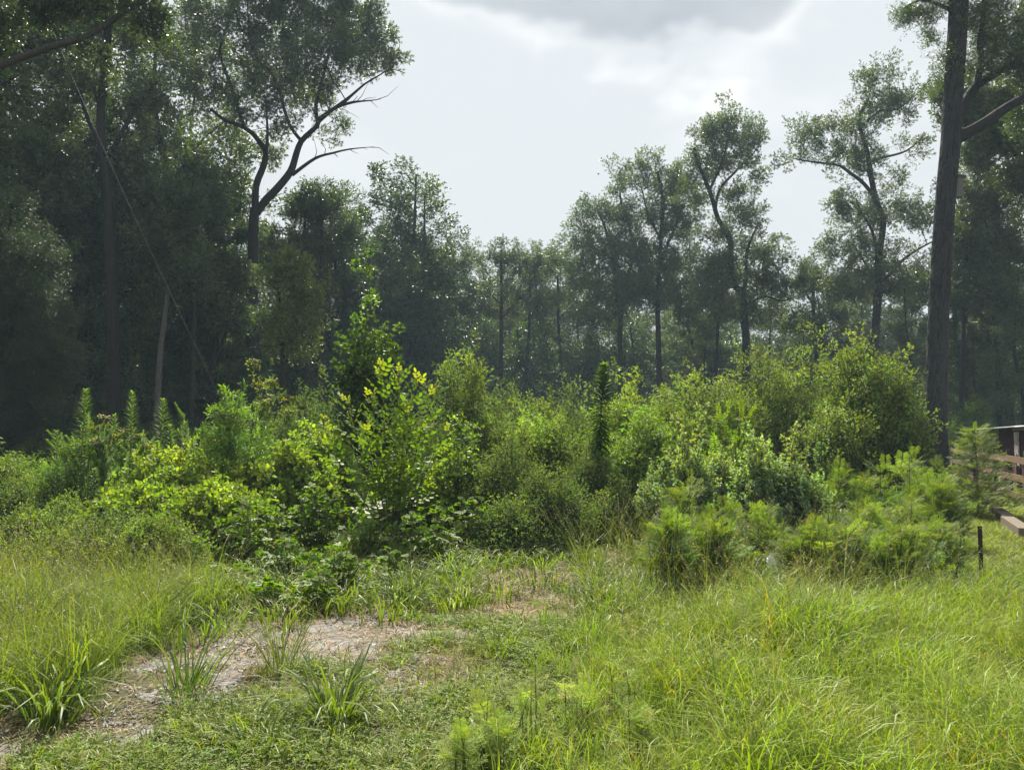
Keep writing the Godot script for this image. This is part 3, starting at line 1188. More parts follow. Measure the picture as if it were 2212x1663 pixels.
func named_trees() -> void:
	var gr := "tall trees round the lot"
	tree("oak_tree", "large forked oak with spreading limbs against the sky, left of centre", gr, {
		"d": 40.0, "base": 545, "r": [0.36, 0.26], "trunk": [[545, 760], [544, 640], [546, 540], [548, 470], [551, 450]], "bare": 0.8, "sides": 12,
		"limbs": [
			[0.2, 0.08, [[551, 455], [552, 402], [563, 372], [571, 350], [573, 325], [559, 305], [545, 288], [522, 273], [482, 257], [455, 235]]],
			[0.1, 0.03, [[571, 350], [577, 300], [575, 240], [570, 200]]],
			[0.11, 0.02, [[530, 280], [515, 240], [502, 193], [485, 150], [474, 112], [485, 70], [500, 20, 1], [495, -60, 1]]],
			[0.23, 0.13, [[553, 460], [575, 430], [595, 410], [627, 370], [640, 330], [650, 305], [670, 285], [683, 273], [691, 255]]],
			[0.13, 0.009, [[690, 257], [723, 233], [760, 221], [800, 217], [822, 214]], "dead"],
			[0.11, 0.02, [[688, 262], [720, 235], [755, 209], [788, 181], [815, 165], [845, 149], [875, 158]]],
			[0.11, 0.02, [[686, 268], [682, 230], [690, 190], [699, 160], [710, 110], [716, 60], [725, 0], [730, -70]]],
			[0.1, 0.02, [[647, 300], [627, 273], [612, 230], [603, 193], [580, 150], [563, 137], [540, 90], [535, 30], [530, -60]]],
			[0.11, 0.009, [[630, 378], [680, 342], [720, 330], [755, 322], [808, 317]], "dead"],
		],
		"blobs": [[480, 60, 90, 80], [600, 30, 120, 80, 1], [720, 40, 90, 80], [810, 95, 65, 60], [840, 140, 40, 28], [690, 130, 80, 60, -2], [560, 130, 90, 60, 2], [470, 190, 75, 50], [540, 210, 70, 45, -1], [640, 190, 80, 50, 2], [720, 195, 50, 30], [720, 270, 45, 40, 2], [600, -60, 170, 70], [440, 110, 50, 60, 2], [450, 250, 50, 35, 1], [760, -20, 70, 70], [600, 320, 60, 35, 3], [590, 260, 55, 35, -1], [660, 220, 50, 35, -1], [770, 60, 60, 50], [850, 115, 35, 40], [790, 150, 40, 25, 1], [500, 330, 50, 25, 1], [620, 150, 60, 50, -2], [730, 90, 50, 50, -2]],
		"count": 640, "per": 4, "mesh": "willow_oak", "reach": 0.6, "size": 0.95, "step": 0.6, "thick": 0.014, "col": Color(1.0, 1.0, 1.0)})
	tree("oak_tree", "tall dark tree with a bent pale-topped trunk behind the wire at left", gr, {
		"d": 30.0, "base": 247, "r": [0.26, 0.13], "trunk": [[246, 800], [241, 643], [236, 520], [233, 442], [221, 342], [217, 241], [229, 120], [235, -20]], "bare": 0.35,
		"limbs": [[0.1, 0.04, [[225, 350], [255, 300], [290, 240], [340, 175]]], [0.09, 0.04, [[221, 320], [190, 260], [170, 190], [150, 90]]], [0.08, 0.03, [[218, 240], [200, 180], [195, 90], [200, 0]]]],
		"blobs": [[90, 60, 110, 80], [230, 40, 110, 70], [320, 90, 60, 70], [310, 200, 60, 60], [140, 190, 90, 70], [230, 230, 80, 50, 1], [60, 280, 80, 60], [180, 330, 80, 60, 2], [300, 330, 70, 60, 1], [100, 420, 100, 60, 2], [230, 470, 110, 60, 2], [160, 570, 120, 60, 2], [300, 600, 80, 60, 2], [200, -90, 200, 60]],
		"count": 330, "per": 5, "mesh": "oak", "reach": 0.5, "size": 0.85, "step": 0.55, "thick": 0.012})
	tree("slender_tree", "slender pale-barked leaning trunk with a small crown, left of the wire", gr, {
		"d": 31.0, "base": 338, "r": [0.14, 0.07], "bark": Color(0.17, 0.16, 0.14), "trunk": [[342, 820], [347, 750], [355, 690], [362, 620], [362, 520], [368, 430]], "bare": 0.6,
		"blobs": [[370, 440, 60, 60], [350, 530, 70, 50], [400, 590, 60, 50]], "count": 90, "per": 6, "mesh": "broad", "reach": 0.6, "size": 0.8})
	tree("forked_tree", "dark trunk forking low behind the tall weeds at far left", gr, {
		"d": 33.0, "base": 178, "r": [0.3, 0.2], "trunk": [[182, 800], [186, 735], [190, 690], [200, 620], [205, 520]], "bare": 0.6,
		"limbs": [[0.15, 0.1, [[186, 745], [175, 715], [170, 680], [165, 600], [160, 480]]]],
		"blobs": [[180, 480, 80, 60], [220, 560, 70, 40], [150, 620, 50, 40]], "count": 90, "per": 6, "mesh": "broad", "reach": 0.6, "size": 0.8})
	tree("forked_tree", "dark slim trunk with a low fork, left of the forked oak trunk", gr, {
		"d": 37.0, "base": 452, "r": [0.2, 0.12], "trunk": [[455, 810], [462, 770], [466, 730], [464, 640], [470, 560]], "bare": 0.6,
		"limbs": [[0.1, 0.06, [[463, 772], [480, 740], [490, 700], [500, 630]]]],
		"blobs": [[470, 600, 70, 55], [500, 680, 50, 35], [430, 680, 50, 35]], "count": 90, "per": 6, "mesh": "oak", "reach": 0.7, "size": 0.9})
	tree("understory_tree", "sunlit drooping foliage of a small tree right of the oak trunk", gr, {
		"d": 29.0, "base": 610, "r": [0.12, 0.05], "trunk": [[610, 800], [606, 700], [600, 620], [598, 560]], "bare": 0.2,
		"blobs": [[625, 575, 45, 25], [640, 630, 50, 30], [600, 610, 30, 25], [650, 690, 50, 25], [640, 745, 45, 20], [600, 720, 25, 25]], "count": 90, "per": 4, "mesh": "pale", "reach": 0.6, "size": 0.75})
	tree("cedar_tree", "dark feathery cedar at the left edge behind the weeds", "", {
		"d": 21.0, "base": 20, "r": [0.13, 0.04], "trunk": [[22, 900], [24, 700], [20, 520], [25, 440]], "bare": 0.15,
		"blobs": [[20, 470, 50, 60], [30, 570, 100, 70], [40, 680, 120, 80], [50, 790, 130, 70], [40, 890, 140, 60], [-90, 760, 100, 160]], "count": 380, "per": 12, "mesh": "cedar", "reach": 0.4, "size": 0.5, "thick": 0.008})
	# right side
	tree("willow_oak_tree", "tall airy tree with a crooked trunk and a long arching left limb", gr, {
		"d": 47.0, "base": 1888, "r": [0.34, 0.1], "trunk": [[1890, 760], [1896, 656], [1898, 600], [1900, 547], [1909, 481], [1900, 450], [1892, 428], [1882, 380], [1874, 328], [1857, 262], [1875, 215]], "bare": 0.5,
		"limbs": [[0.13, 0.05, [[1889, 425], [1865, 395], [1835, 372], [1815, 358], [1791, 354], [1760, 350], [1726, 345]]], [0.13, 0.05, [[1898, 615], [1925, 590], [1953, 560], [1985, 538], [2019, 520]]], [0.12, 0.05, [[1897, 560], [1885, 500], [1860, 455], [1850, 430]]], [0.1, 0.03, [[1878, 350], [1910, 340], [1960, 325], [2000, 290]]], [0.08, 0.03, [[1862, 275], [1900, 240], [1940, 235], [1985, 200]]], [0.08, 0.03, [[1893, 610], [1870, 570], [1840, 520]]]],
		"blobs": [[1905, 175, 55, 35], [1950, 205, 60, 35], [1870, 225, 35, 40], [1930, 245, 55, 25], [1840, 275, 70, 30], [1765, 275, 60, 32], [1740, 320, 50, 25], [1830, 320, 70, 30], [1690, 350, 25, 14], [1785, 350, 50, 14], [1880, 350, 55, 35], [1970, 320, 40, 28], [1930, 385, 45, 22], [1825, 430, 40, 45], [1870, 470, 75, 45], [1950, 450, 50, 40], [1990, 480, 35, 30], [1850, 540, 75, 40], [1930, 560, 60, 40], [1800, 520, 25, 25], [1870, 610, 100, 45], [1960, 620, 60, 40], [1800, 620, 70, 30]],
		"count": 412, "per": 4, "mesh": "willow_oak", "reach": 0.7, "size": 0.9, "step": 0.7, "col": Color(1.1, 1.1, 1.1)})
	tree("willow_oak_tree", "tall narrow tree with an S-bent leaning trunk right of centre", gr, {
		"d": 50.0, "base": 1615, "r": [0.36, 0.1], "trunk": [[1612, 740], [1608, 700], [1604, 640], [1590, 620], [1580, 600], [1578, 525], [1566, 495], [1551, 472], [1542, 440], [1533, 411], [1520, 380], [1507, 350], [1500, 320]], "bare": 0.45,
		"limbs": [[0.16, 0.05, [[1604, 640], [1612, 600], [1615, 540], [1640, 480]]], [0.12, 0.04, [[1545, 455], [1555, 410], [1590, 370], [1630, 330]]], [0.1, 0.03, [[1533, 411], [1560, 350], [1575, 290], [1580, 240]]], [0.09, 0.03, [[1606, 665], [1650, 640], [1690, 650], [1720, 640]]]],
		"blobs": [[1582, 245, 35, 28], [1570, 285, 70, 30], [1525, 290, 30, 35], [1630, 300, 30, 40], [1560, 340, 75, 35], [1620, 365, 35, 30], [1520, 380, 30, 40], [1600, 410, 45, 30], [1500, 430, 35, 40], [1610, 460, 45, 40], [1560, 500, 40, 40], [1640, 520, 45, 30], [1650, 570, 60, 40], [1590, 570, 60, 40], [1540, 580, 50, 45], [1660, 620, 60, 30], [1560, 650, 70, 40], [1640, 670, 60, 30]],
		"count": 387, "per": 4, "mesh": "willow_oak", "reach": 0.7, "size": 0.95, "step": 0.7, "col": Color(1.1, 1.12, 1.1)})
	tree("willow_oak_tree", "tall straight-trunked tree with two pointed tops right of centre", gr, {
		"d": 55.0, "base": 1424, "r": [0.26, 0.09], "trunk": [[1424, 800], [1421, 656], [1426, 560], [1428, 503], [1433, 437], [1420, 370]], "bare": 0.45,
		"limbs": [[0.12, 0.04, [[1430, 560], [1450, 510], [1480, 440]]], [0.1, 0.04, [[1428, 520], [1400, 460], [1385, 400]]], [0.09, 0.03, [[1424, 640], [1380, 600], [1350, 560]]]],
		"blobs": [[1385, 345, 26, 28], [1418, 340, 16, 22], [1400, 395, 50, 35], [1450, 385, 45, 35], [1480, 420, 45, 35], [1410, 460, 65, 40], [1470, 490, 50, 45], [1390, 530, 55, 40], [1440, 570, 80, 40], [1390, 630, 80, 40], [1470, 640, 70, 40]],
		"count": 337, "per": 4, "mesh": "willow_oak", "reach": 0.7, "size": 1.0, "step": 0.8, "col": Color(1.1, 1.12, 1.1)})
	tree("oak_tree", "double-stemmed hazy tree with a narrow side peak at the start of the right treeline", gr, {
		"d": 57.0, "base": 1342, "r": [0.26, 0.09], "trunk": [[1341, 800], [1340, 700], [1348, 640], [1355, 600], [1370, 540], [1350, 460]], "bare": 0.4,
		"limbs": [[0.16, 0.06, [[1340, 690], [1332, 640], [1325, 560], [1310, 500], [1290, 450]]], [0.1, 0.03, [[1345, 660], [1380, 625], [1420, 590]]], [0.09, 0.03, [[1350, 480], [1340, 420], [1340, 370]]]],
		"blobs": [[1342, 370, 22, 30], [1345, 420, 28, 35], [1290, 455, 45, 28], [1260, 480, 40, 28], [1330, 480, 55, 35], [1290, 530, 80, 40], [1360, 560, 60, 40], [1260, 590, 60, 40], [1330, 620, 90, 40], [1290, 680, 80, 35]],
		"count": 325, "per": 4, "mesh": "willow_oak", "reach": 0.7, "size": 1.0, "step": 0.8, "col": Color(1.1, 1.12, 1.1)})
	tree("slender_tree", "thin dark-stemmed tree standing right of the big bare trunk", gr, {
		"d": 36.0, "base": 2158, "r": [0.14, 0.05], "trunk": [[2156, 800], [2150, 700], [2141, 568], [2132, 490], [2124, 428], [2110, 390]], "bare": 0.4,
		"limbs": [[0.07, 0.03, [[2140, 560], [2110, 535], [2075, 520]]]],
		"blobs": [[2110, 400, 45, 40], [2140, 460, 60, 45], [2100, 520, 50, 45], [2160, 560, 60, 50], [2110, 620, 60, 50], [2170, 660, 60, 50]], "count": 150, "per": 8, "mesh": "willow_oak", "reach": 0.6, "size": 0.85, "col": Color(0.95, 0.95, 0.95)})
	tree("oak_tree", "oak leaning in from the right edge with a dark sloping limb", gr, {
		"d": 33.0, "base": 2330, "r": [0.3, 0.14], "trunk": [[2330, 700], [2320, 500], [2300, 400], [2310, 200]], "bare": 0.4,
		"limbs": [[0.13, 0.04, [[2300, 410], [2250, 370], [2212, 345], [2180, 320], [2130, 287], [2090, 280]]], [0.1, 0.03, [[2305, 320], [2240, 270], [2180, 210]]]],
		"blobs": [[2100, 240, 65, 45], [2060, 200, 40, 35], [2150, 290, 50, 40], [2110, 330, 40, 35], [2200, 230, 60, 60], [2200, 380, 50, 40], [2180, 310, 40, 30]], "count": 200, "per": 7, "mesh": "willow_oak", "reach": 0.6, "size": 0.85})
	for q in [
		[85, 29, 0.17, 0.02, 380, "dark straight trunk just right of the cedar"],
		[296, 34, 0.13, -0.03, 420, "thin dark trunk between the bent trunk and the pale leaning one"],
		[412, 35, 0.15, 0.02, 440, "dark trunk just right of the wire's lower half"],
		[505, 44, 0.16, -0.02, 480, "slim dark trunk left against the forked oak"],
		[640, 45, 0.18, 0.03, 500, "dark trunk between the forked oak and the dark glossy sapling"],
		[700, 44, 0.17, -0.01, 480, "straight dark trunk behind the dark glossy sapling's left side"],
		[905, 56, 0.16, 0.02, 600, "thin trunk right of the dark glossy sapling's top"],
		[990, 60, 0.18, -0.02, 610, "thin trunk behind the twiggy rounded shrub"],
		[1083, 58, 0.2, 0.0, 600, "dark trunk at the centre of the treeline"],
		[1135, 60, 0.15, 0.03, 620, "second dark trunk at the centre of the treeline"],
		[1215, 62, 0.16, -0.03, 610, "slim trunk left of the dark spike weed's top"],
		[1545, 55, 0.16, 0.02, 640, "slim trunk left of the S-bent one"],
		[1770, 50, 0.18, -0.04, 640, "short-crowned trunk under the arching limb"],
		[2075, 37, 0.13, 0.03, 560, "thin trunk right against the big bare one"]]:
		var lean: float = q[3]
		tree("slender_tree", q[5], "slim trunks within the wood", {"d": q[1], "base": q[0], "r": [q[2], q[2] * 0.5], "bare": 0.6, "bark": Color(0.06, 0.055, 0.05) if q[0] < 800 else Color(0.045, 0.042, 0.04),
			"trunk": [[q[0] + lean * 100, 800], [q[0] + lean * 300, 700], [q[0] + lean * 350, 600], [q[0] + lean * 700, q[4] - 60]],
			"limbs": [[q[2] * 0.45, 0.015, [[q[0] + lean * 320, 690], [q[0] + 30, 650], [q[0] + 50, 600]]], [q[2] * 0.4, 0.012, [[q[0] + lean * 330, 660], [q[0] - 35, 620], [q[0] - 55, 590]]]],
			"blobs": [[q[0] + lean * 700, q[4] - 40, 55, 40], [q[0] + 40, q[4] + 30, 45, 35], [q[0] - 40, q[4] + 50, 45, 35]], "count": 70, "per": 5, "mesh": "broad" if q[0] < 800 else "willow_oak", "reach": 0.5, "size": 0.95, "step": 0.8})
	# the big near trunk on the right
	rng.seed = 5
	var d := 27.0
	var base := spot(2022, d) - Vector3(0, 0.1, 0)
	var o := thing("sweetgum_tree", base, "big straight dark furrowed trunk rising out of frame on the right", "tree", gr)
	var pts := [Vector3.ZERO]
	for q in [[2024, 940], [2024, 841], [2027, 711], [2035, 560], [2044, 420], [2055, 300], [2060, 200], [2067, 100], [2072, 0], [2078, -200], [2082, -420]]:
		pts.append(at(q[0], q[1], d) - base)
	var path := smooth_path(pts, 0.35)
	part("trunk", furrowed(path, 0.345, 0.3, 90), M.bark, o)
	var wood := [path.slice(int(path.size() * 0.62))]
	var nl := 0
	for lm in [[0.2, 0.09, [[2062, 300], [2090, 288], [2125, 268], [2165, 240], [2212, 212], [2300, 170], [2380, 130]]], [0.19, 0.1, [[2060, 255], [2078, 232], [2095, 205], [2115, 180], [2150, 160], [2200, 130], [2270, 60]]], [0.11, 0.06, [[2110, 185], [2120, 140], [2118, 90], [2125, 30], [2130, -80]]], [0.08, 0.03, [[2070, 30], [2030, 10], [1990, 0], [1950, 20]]], [0.1, 0.04, [[2075, -60], [2150, -100], [2240, -140]]]]:
		var lp := []
		for q in lm[2]:
			lp.append(at(q[0], q[1], d + (0.4 if nl % 2 else -0.3) * minf(1.0, lp.size() * 0.4)) - base)
		var lpath := smooth_path(lp, 0.35)
		part("limb", trunk_mesh(lpath, lm[0], lm[1], 9, Color(0.038, 0.035, 0.034), 0.4 if nl < 2 else 0.0), M.bark, o)
		if nl != 0:
			wood.append(lpath)
		nl += 1
	var blobs := []
	for b in [[1948, 45, 22, 22], [1965, 25, 20, 14], [2010, 25, 45, 32], [2010, 75, 14, 12], [2040, 110, 26, 30], [2030, 160, 20, 25], [2110, 60, 50, 55], [2170, 50, 60, 60], [2150, 130, 55, 40], [2210, 160, 40, 50], [2100, 130, 26, 40], [2200, 100, 60, 60], [2080, -70, 130, 70], [2280, 60, 70, 100], [2260, 230, 60, 60], [2205, 260, 20, 25]]:
		var k := d / F
		blobs.append([at(b[0], b[1], d) - base, Vector3(b[2] * k, b[3] * k, (b[2] + b[3]) * 0.5 * k)])
	var br := branches(wood, blobs, 300, 0.4, 0.008, Color(0.038, 0.035, 0.034))
	part("branching", br.mesh, M.bark, o).set_meta("kind", "stuff")
	crowd("crown", leaves_on(br.ends, 10, 0.42, 0.6, Color(1, 1, 1), 0.25, at(2120, 60, d) - base, -0.3), S.gum, M.far_leaf, o)
	# box on the trunk
	var bo := thing("nest_box", at(2070, 405, d) , "tall grey wooden nest box fixed to the side of the big trunk", "nest box")
	bo.rotation.y = -0.35
	var g := Geo.new()
	g.box(Vector3(0.0, 0, 0), Vector3(0.14, 0, 0), Vector3(0, 0.36, 0), Vector3(0, 0, 0.14), Color(0.2, 0.185, 0.17))
	part("body", g.mesh(), M.wood, bo)
	g = Geo.new()
	g.box(Vector3(0.05, 0.395, 0.03), Vector3(0.2, -0.05, 0), Vector3(0.004, 0.018, 0), Vector3(0, 0, 0.19), Color(0.19, 0.175, 0.16))
	part("roof", g.mesh(), M.wood, bo)
	g = Geo.new()
	g.box(Vector3(-0.1, -0.02, -0.1), Vector3(0.05, 0, 0), Vector3(0, 0.52, 0), Vector3(0, 0, 0.02), Color(0.18, 0.165, 0.15))
	part("back_board", g.mesh(), M.wood, bo)
	# a limb that reaches in from the upper left
	tree("oak_tree", "tree beyond the left edge whose grey limb crosses the top left corner", gr, {
		"d": 17.0, "base": -260, "r": [0.24, 0.16], "trunk": [[-260, 700], [-258, 400], [-265, 200], [-270, -200]], "bare": 0.5, "bark": Color(0.11, 0.1, 0.09),
		"limbs": [[0.1, 0.055, [[-262, 230], [-150, 190], [-60, 155], [0, 140], [50, 122], [110, 100], [170, 85], [215, 62], [260, 30], [310, 0], [360, -50]]], [0.03, 0.012, [[215, 62], [225, 100], [205, 140], [200, 190]]]],
		"blobs": [[60, 20, 80, 30], [150, -30, 110, 50], [300, 20, 60, 40], [330, 60, 30, 40], [220, 120, 40, 30], [-60, 60, 80, 60]], "count": 120, "per": 5, "mesh": "oak", "reach": 0.35, "size": 0.5, "col": Color(0.65, 0.68, 0.7), "thick": 0.006, "step": 0.4})


# bark with deep upright furrows, real relief round the trunk
func furrowed(path: PackedVector3Array, r0: float, r1: float, sides: int) -> ArrayMesh:
	var fine := []
	for i in path.size() - 1:
		for k in 3:
			fine.append(path[i].lerp(path[i + 1], k / 3.0))
	fine.append(path[path.size() - 1])
	var nz := FastNoiseLite.new()
	nz.seed = 12
	nz.frequency = 1.0
	nz.fractal_octaves = 3
	nz.domain_warp_enabled = true
	nz.domain_warp_amplitude = 0.6
	var g := Geo.new()
	var m := fine.size()
	for i in m:
		var t := float(i) / (m - 1)
		var r := lerpf(r0, r1, t) * (1.0 + 0.3 * exp(-fine[i].y / 0.7))
		for k in sides + 1:
			var a := TAU * (k % sides) / sides
			var nn := Vector3(cos(a), 0, sin(a))
			var ridge: float = absf(nz.get_noise_3d(cos(a) * 5.5, fine[i].y * 0.85, sin(a) * 5.5))
			var deep := smoothstep(0.0, 0.16, ridge)
			g.vert(fine[i] + nn * (r + 0.035 * deep - 0.03), nn, Color(0.02, 0.019, 0.02).lerp(Color(0.058, 0.054, 0.053), deep))
	for i in m - 1:
		for k in sides:
			var a := i * (sides + 1) + k
			var b := a + sides + 1
			g.ix.append_array([a, a + 1, b, a + 1, b + 1, b])
	# normals from the relief
	for i in range(1, m - 1):
		for k in sides:
			var a := i * (sides + 1) + k
			var l := i * (sides + 1) + (k + sides - 1) % sides
			var rr := i * (sides + 1) + (k + 1) % sides
			var across := g.v[rr] - g.v[l]
			var along := g.v[a + sides + 1] - g.v[a - sides - 1]
			var nn := across.cross(along).normalized()
			if nn.dot(g.n[a]) < 0:
				nn = -nn
			g.n[a] = nn
			if k == 0:
				g.n[a + sides] = nn
	return g.mesh()


# ---------------------------------------------------------------- fence, sheds
func fence_and_shed() -> void:
	rng.seed = 31
	var near := Vector3((2212.0 - 1106.0) / F * 17.0, 0, -17.0)
	var far := Vector3((2052.0 - 1106.0) / F * 32.5, 0, -32.5)
	var along := (far - near).normalized()
	var side := Vector3(along.z, 0, -along.x)
	if side.dot(near) > 0:
		side = -side            # towards the camera
	var start := near - along * 4.4
	var length := start.distance_to(far)
	var o := thing("board_fence", start, "brown three-board wooden fence running back along the mown strip", "fence")
	var bays := 9
	var bay := length / bays
	for k in bays + 1:
		var p := along * bay * k
		var g := Geo.new()
		var h := 0.66 + rf(-0.02, 0.03)
		g.box(p - side * 0.075 + Vector3(0, h, 0), along * 0.065, Vector3(0, h, 0), side * 0.055, Color(0.05, 0.035, 0.03))
		part("post", g.mesh(), M.wood, o)
	for k in bays:
		for j in 3:
			var a := along * (bay * k + 0.004)
			var b := along * (bay * (k + 1) - 0.004)
			var y := 0.22 + 0.42 * j
			var sag := rf(-0.02, 0.02)
			var g := Geo.new()
			g.box((a + b) * 0.5 + Vector3(0, y + sag, 0), (b - a) * 0.5 + Vector3(0, rf(-0.012, 0.012), 0), Vector3(0, 0.075, 0), side * 0.014, tint(Color(0.2, 0.135, 0.075), 0.18, 0.05))
			part("board", g.mesh(), M.wood, o)
	# the fence turns away behind its far corner
	var o2 := thing("board_fence", far, "short run of dark fence turning right at the far corner", "fence")
	var dir2 := Vector3(0.97, 0, -0.24)
	for k in range(1, 5):
		var g := Geo.new()
		g.box(dir2 * k * 1.3 + Vector3(0, 0.66, 0), Vector3(0.06, 0, 0), Vector3(0, 0.68, 0), Vector3(0, 0, 0.06), Color(0.05, 0.035, 0.03))
		part("post", g.mesh(), M.wood, o2)
	for j in 3:
		var g := Geo.new()
		g.box(dir2 * 2.7 + Vector3(0, 0.22 + 0.42 * j, 0.075), dir2 * 2.6, Vector3(0, 0.07, 0), Vector3(0, 0, 0.012), Color(0.12, 0.085, 0.055))
		part("board", g.mesh(), M.wood, o2)
	# red shed behind the fence, its long wall along it
	var c := near + along * 9.4 - side * 0.75
	var s := thing("red_shed", c, "low dark red shed with a pale metal roof behind the fence at right", "shed")
	var H := 1.86
	var wide := 5.2
	for k in 26:       # upright planks
		var g := Geo.new()
		var q := -along * (k + 0.5) * (wide / 26.0)
		g.box(q + Vector3(0, H * 0.5, 0) + side * rf(-0.004, 0.004), along * (wide / 52.0 - 0.004), Vector3(0, H * 0.5, 0), side * 0.015, tint(Color(0.085, 0.02, 0.02), 0.2, 0.05))
		part("plank", g.mesh(), M.wood, s)
	for k in 12:       # the end wall that looks back along the fence
		var g := Geo.new()
		var q := -side * (0.02 + (k + 0.5) * 0.2)
		g.box(q + Vector3(0, H * 0.5, 0), side * 0.096, Vector3(0, H * 0.5, 0), along * 0.015, tint(Color(0.075, 0.02, 0.02), 0.2, 0.05))
		part("plank", g.mesh(), M.wood, s)
	var g2 := Geo.new()
	g2.box(-along * 2.5 - side * 1.2 + Vector3(0, H * 0.5, 0), along * 2.5, Vector3(0, H * 0.5 - 0.01, 0), side * 1.15, Color(0.04, 0.015, 0.015))
	part("inner_wall", g2.mesh(), M.wood, s)
	g2 = Geo.new()
	for k in 82:       # corrugated sheet
		var a0 := 2.9 - k * 0.1
		var r0 := 0.012 * (1 if k % 2 else -1)
		var p0 := along * a0 + Vector3(0, H + 0.05 + r0, 0)
		var p1 := along * (a0 - 0.1) + Vector3(0, H + 0.05 - r0, 0)
		var inn := -side * 2.7 + Vector3(0, 0.2, 0)
		var outw := side * 0.35 - Vector3(0, 0.03, 0)
		g2.quad(p0 + outw, p0 + inn, p1 + inn, p1 + outw, Color(0.55, 0.56, 0.56))
	part("roof", g2.mesh(), M.tin, s)
	g2 = Geo.new()
	g2.box(-along * 3.7 + side * 0.07 + Vector3(0, H * 0.5 + 0.02, 0), along * 0.05, Vector3(0, H * 0.5 + 0.02, 0), side * 0.05, Color(0.16, 0.11, 0.1))
	part("corner_post", g2.mesh(), M.wood, s)
	g2 = Geo.new()
	g2.box(-along * 4.3 + side * 0.1 + Vector3(0, H - 0.01, 0), along * 0.75, Vector3(0, 0.07, 0), side * 0.03, Color(0.4, 0.36, 0.32))
	part("fascia", g2.mesh(), M.wood, s)
	# pale cord hung in loops on the shed
	var cord := thing("hung_cord", c - along * 4.2 + side * 0.13 + Vector3(0, H - 0.1, 0), "pale tangled cord hanging in loops on the red shed wall", "cord")
	for k in 9:
		var pts := PackedVector3Array()
		var a := rf(-0.4, 0.2)
		var b := a + rf(0.15, 0.5)
		var dip := rf(0.35, 1.0)
		for i in 9:
			var t := i / 8.0
			pts.append(along * lerpf(a, b, t) + Vector3(0, -dip * sin(t * PI) - 0.02, 0) + side * rf(0, 0.03))
		var rr := PackedFloat32Array()
		rr.resize(9)
		rr.fill(0.007)
		var g := Geo.new()
		g.tube(pts, rr, 4, Color(0.62, 0.58, 0.54))
		part("cord_loop", g.mesh(), M.plastic, cord)
	# landscape timbers by the mown strip
	var t0 := ground_at(2150, 1116)
	var t1 := ground_at(2225, 1165)
	var tb := thing("landscape_timber", t0, "weathered grey timber edging lying in the mown grass at right", "timber")
	var dirt := (t1 - t0)
	var sd := Vector3(-dirt.z, 0, dirt.x).normalized()
	for k in 2:
		var g := Geo.new()
		g.box(dirt * (0.25 + 0.52 * k) + Vector3(0, 0.09, 0) + sd * 0.05 * k, dirt * 0.245, Vector3(0, 0.09, 0), sd * -0.1, tint(Color(0.2, 0.165, 0.125), 0.1))
		part("beam", g.mesh(), M.wood, tb)


func left_shed() -> void:
	rng.seed = 32
	var d := 41.0
	var c := spot(330, d)
	var o := thing("low_outbuilding", c, "low outbuilding with a pale metal roof half hidden behind the left trees", "outbuilding")
	var k := d / F
	var x0 := (150 - 330) * k
	var x1 := (580 - 330) * k
	var eave := at(330, 866, d).y
	var ridge := at(330, 850, d).y + 0.12
	var g := Geo.new()
	g.box(Vector3((x0 + x1) * 0.5, eave * 0.5, -2.0), Vector3((x1 - x0) * 0.5, 0, 0), Vector3(0, eave * 0.5 - 0.02, 0), Vector3(0, 0, 1.9), Color(0.16, 0.11, 0.085))
	part("wall", g.mesh(), M.painted, o)
	g = Geo.new()
	var n := 60
	for i in n:
		var a := lerpf(x0 - 0.3, x1 + 0.3, float(i) / n)
		var b := lerpf(x0 - 0.3, x1 + 0.3, float(i + 1) / n)
		var up := 0.015 * (1 if i % 2 else -1)
		g.quad(Vector3(a, eave + up, 0.3), Vector3(a, ridge + up, -2.0), Vector3(b, ridge - up, -2.0), Vector3(b, eave - up, 0.3), Color(0.5, 0.53, 0.57))
		g.quad(Vector3(a, ridge + up, -2.0), Vector3(a, eave + up, -4.3), Vector3(b, eave - up, -4.3), Vector3(b, ridge - up, -2.0), Color(0.5, 0.53, 0.57))
	part("roof", g.mesh(), M.tin, o)
	for i in 4:
		g = Geo.new()
		g.box(Vector3(lerpf(x0, x1, 0.1 + 0.8 * i / 3.0), eave * 0.5, 0.1), Vector3(0.09, 0, 0), Vector3(0, eave * 0.5 - 0.03, 0), Vector3(0, 0, 0.09), Color(0.03, 0.028, 0.03))
		part("post", g.mesh(), M.wood, o)


# ---------------------------------------------------------------- weeds and saplings
func half(px: float, d: float) -> float:
	return px * d / F


func top(py: float, d: float) -> float:
	return at(1106, py, d).y


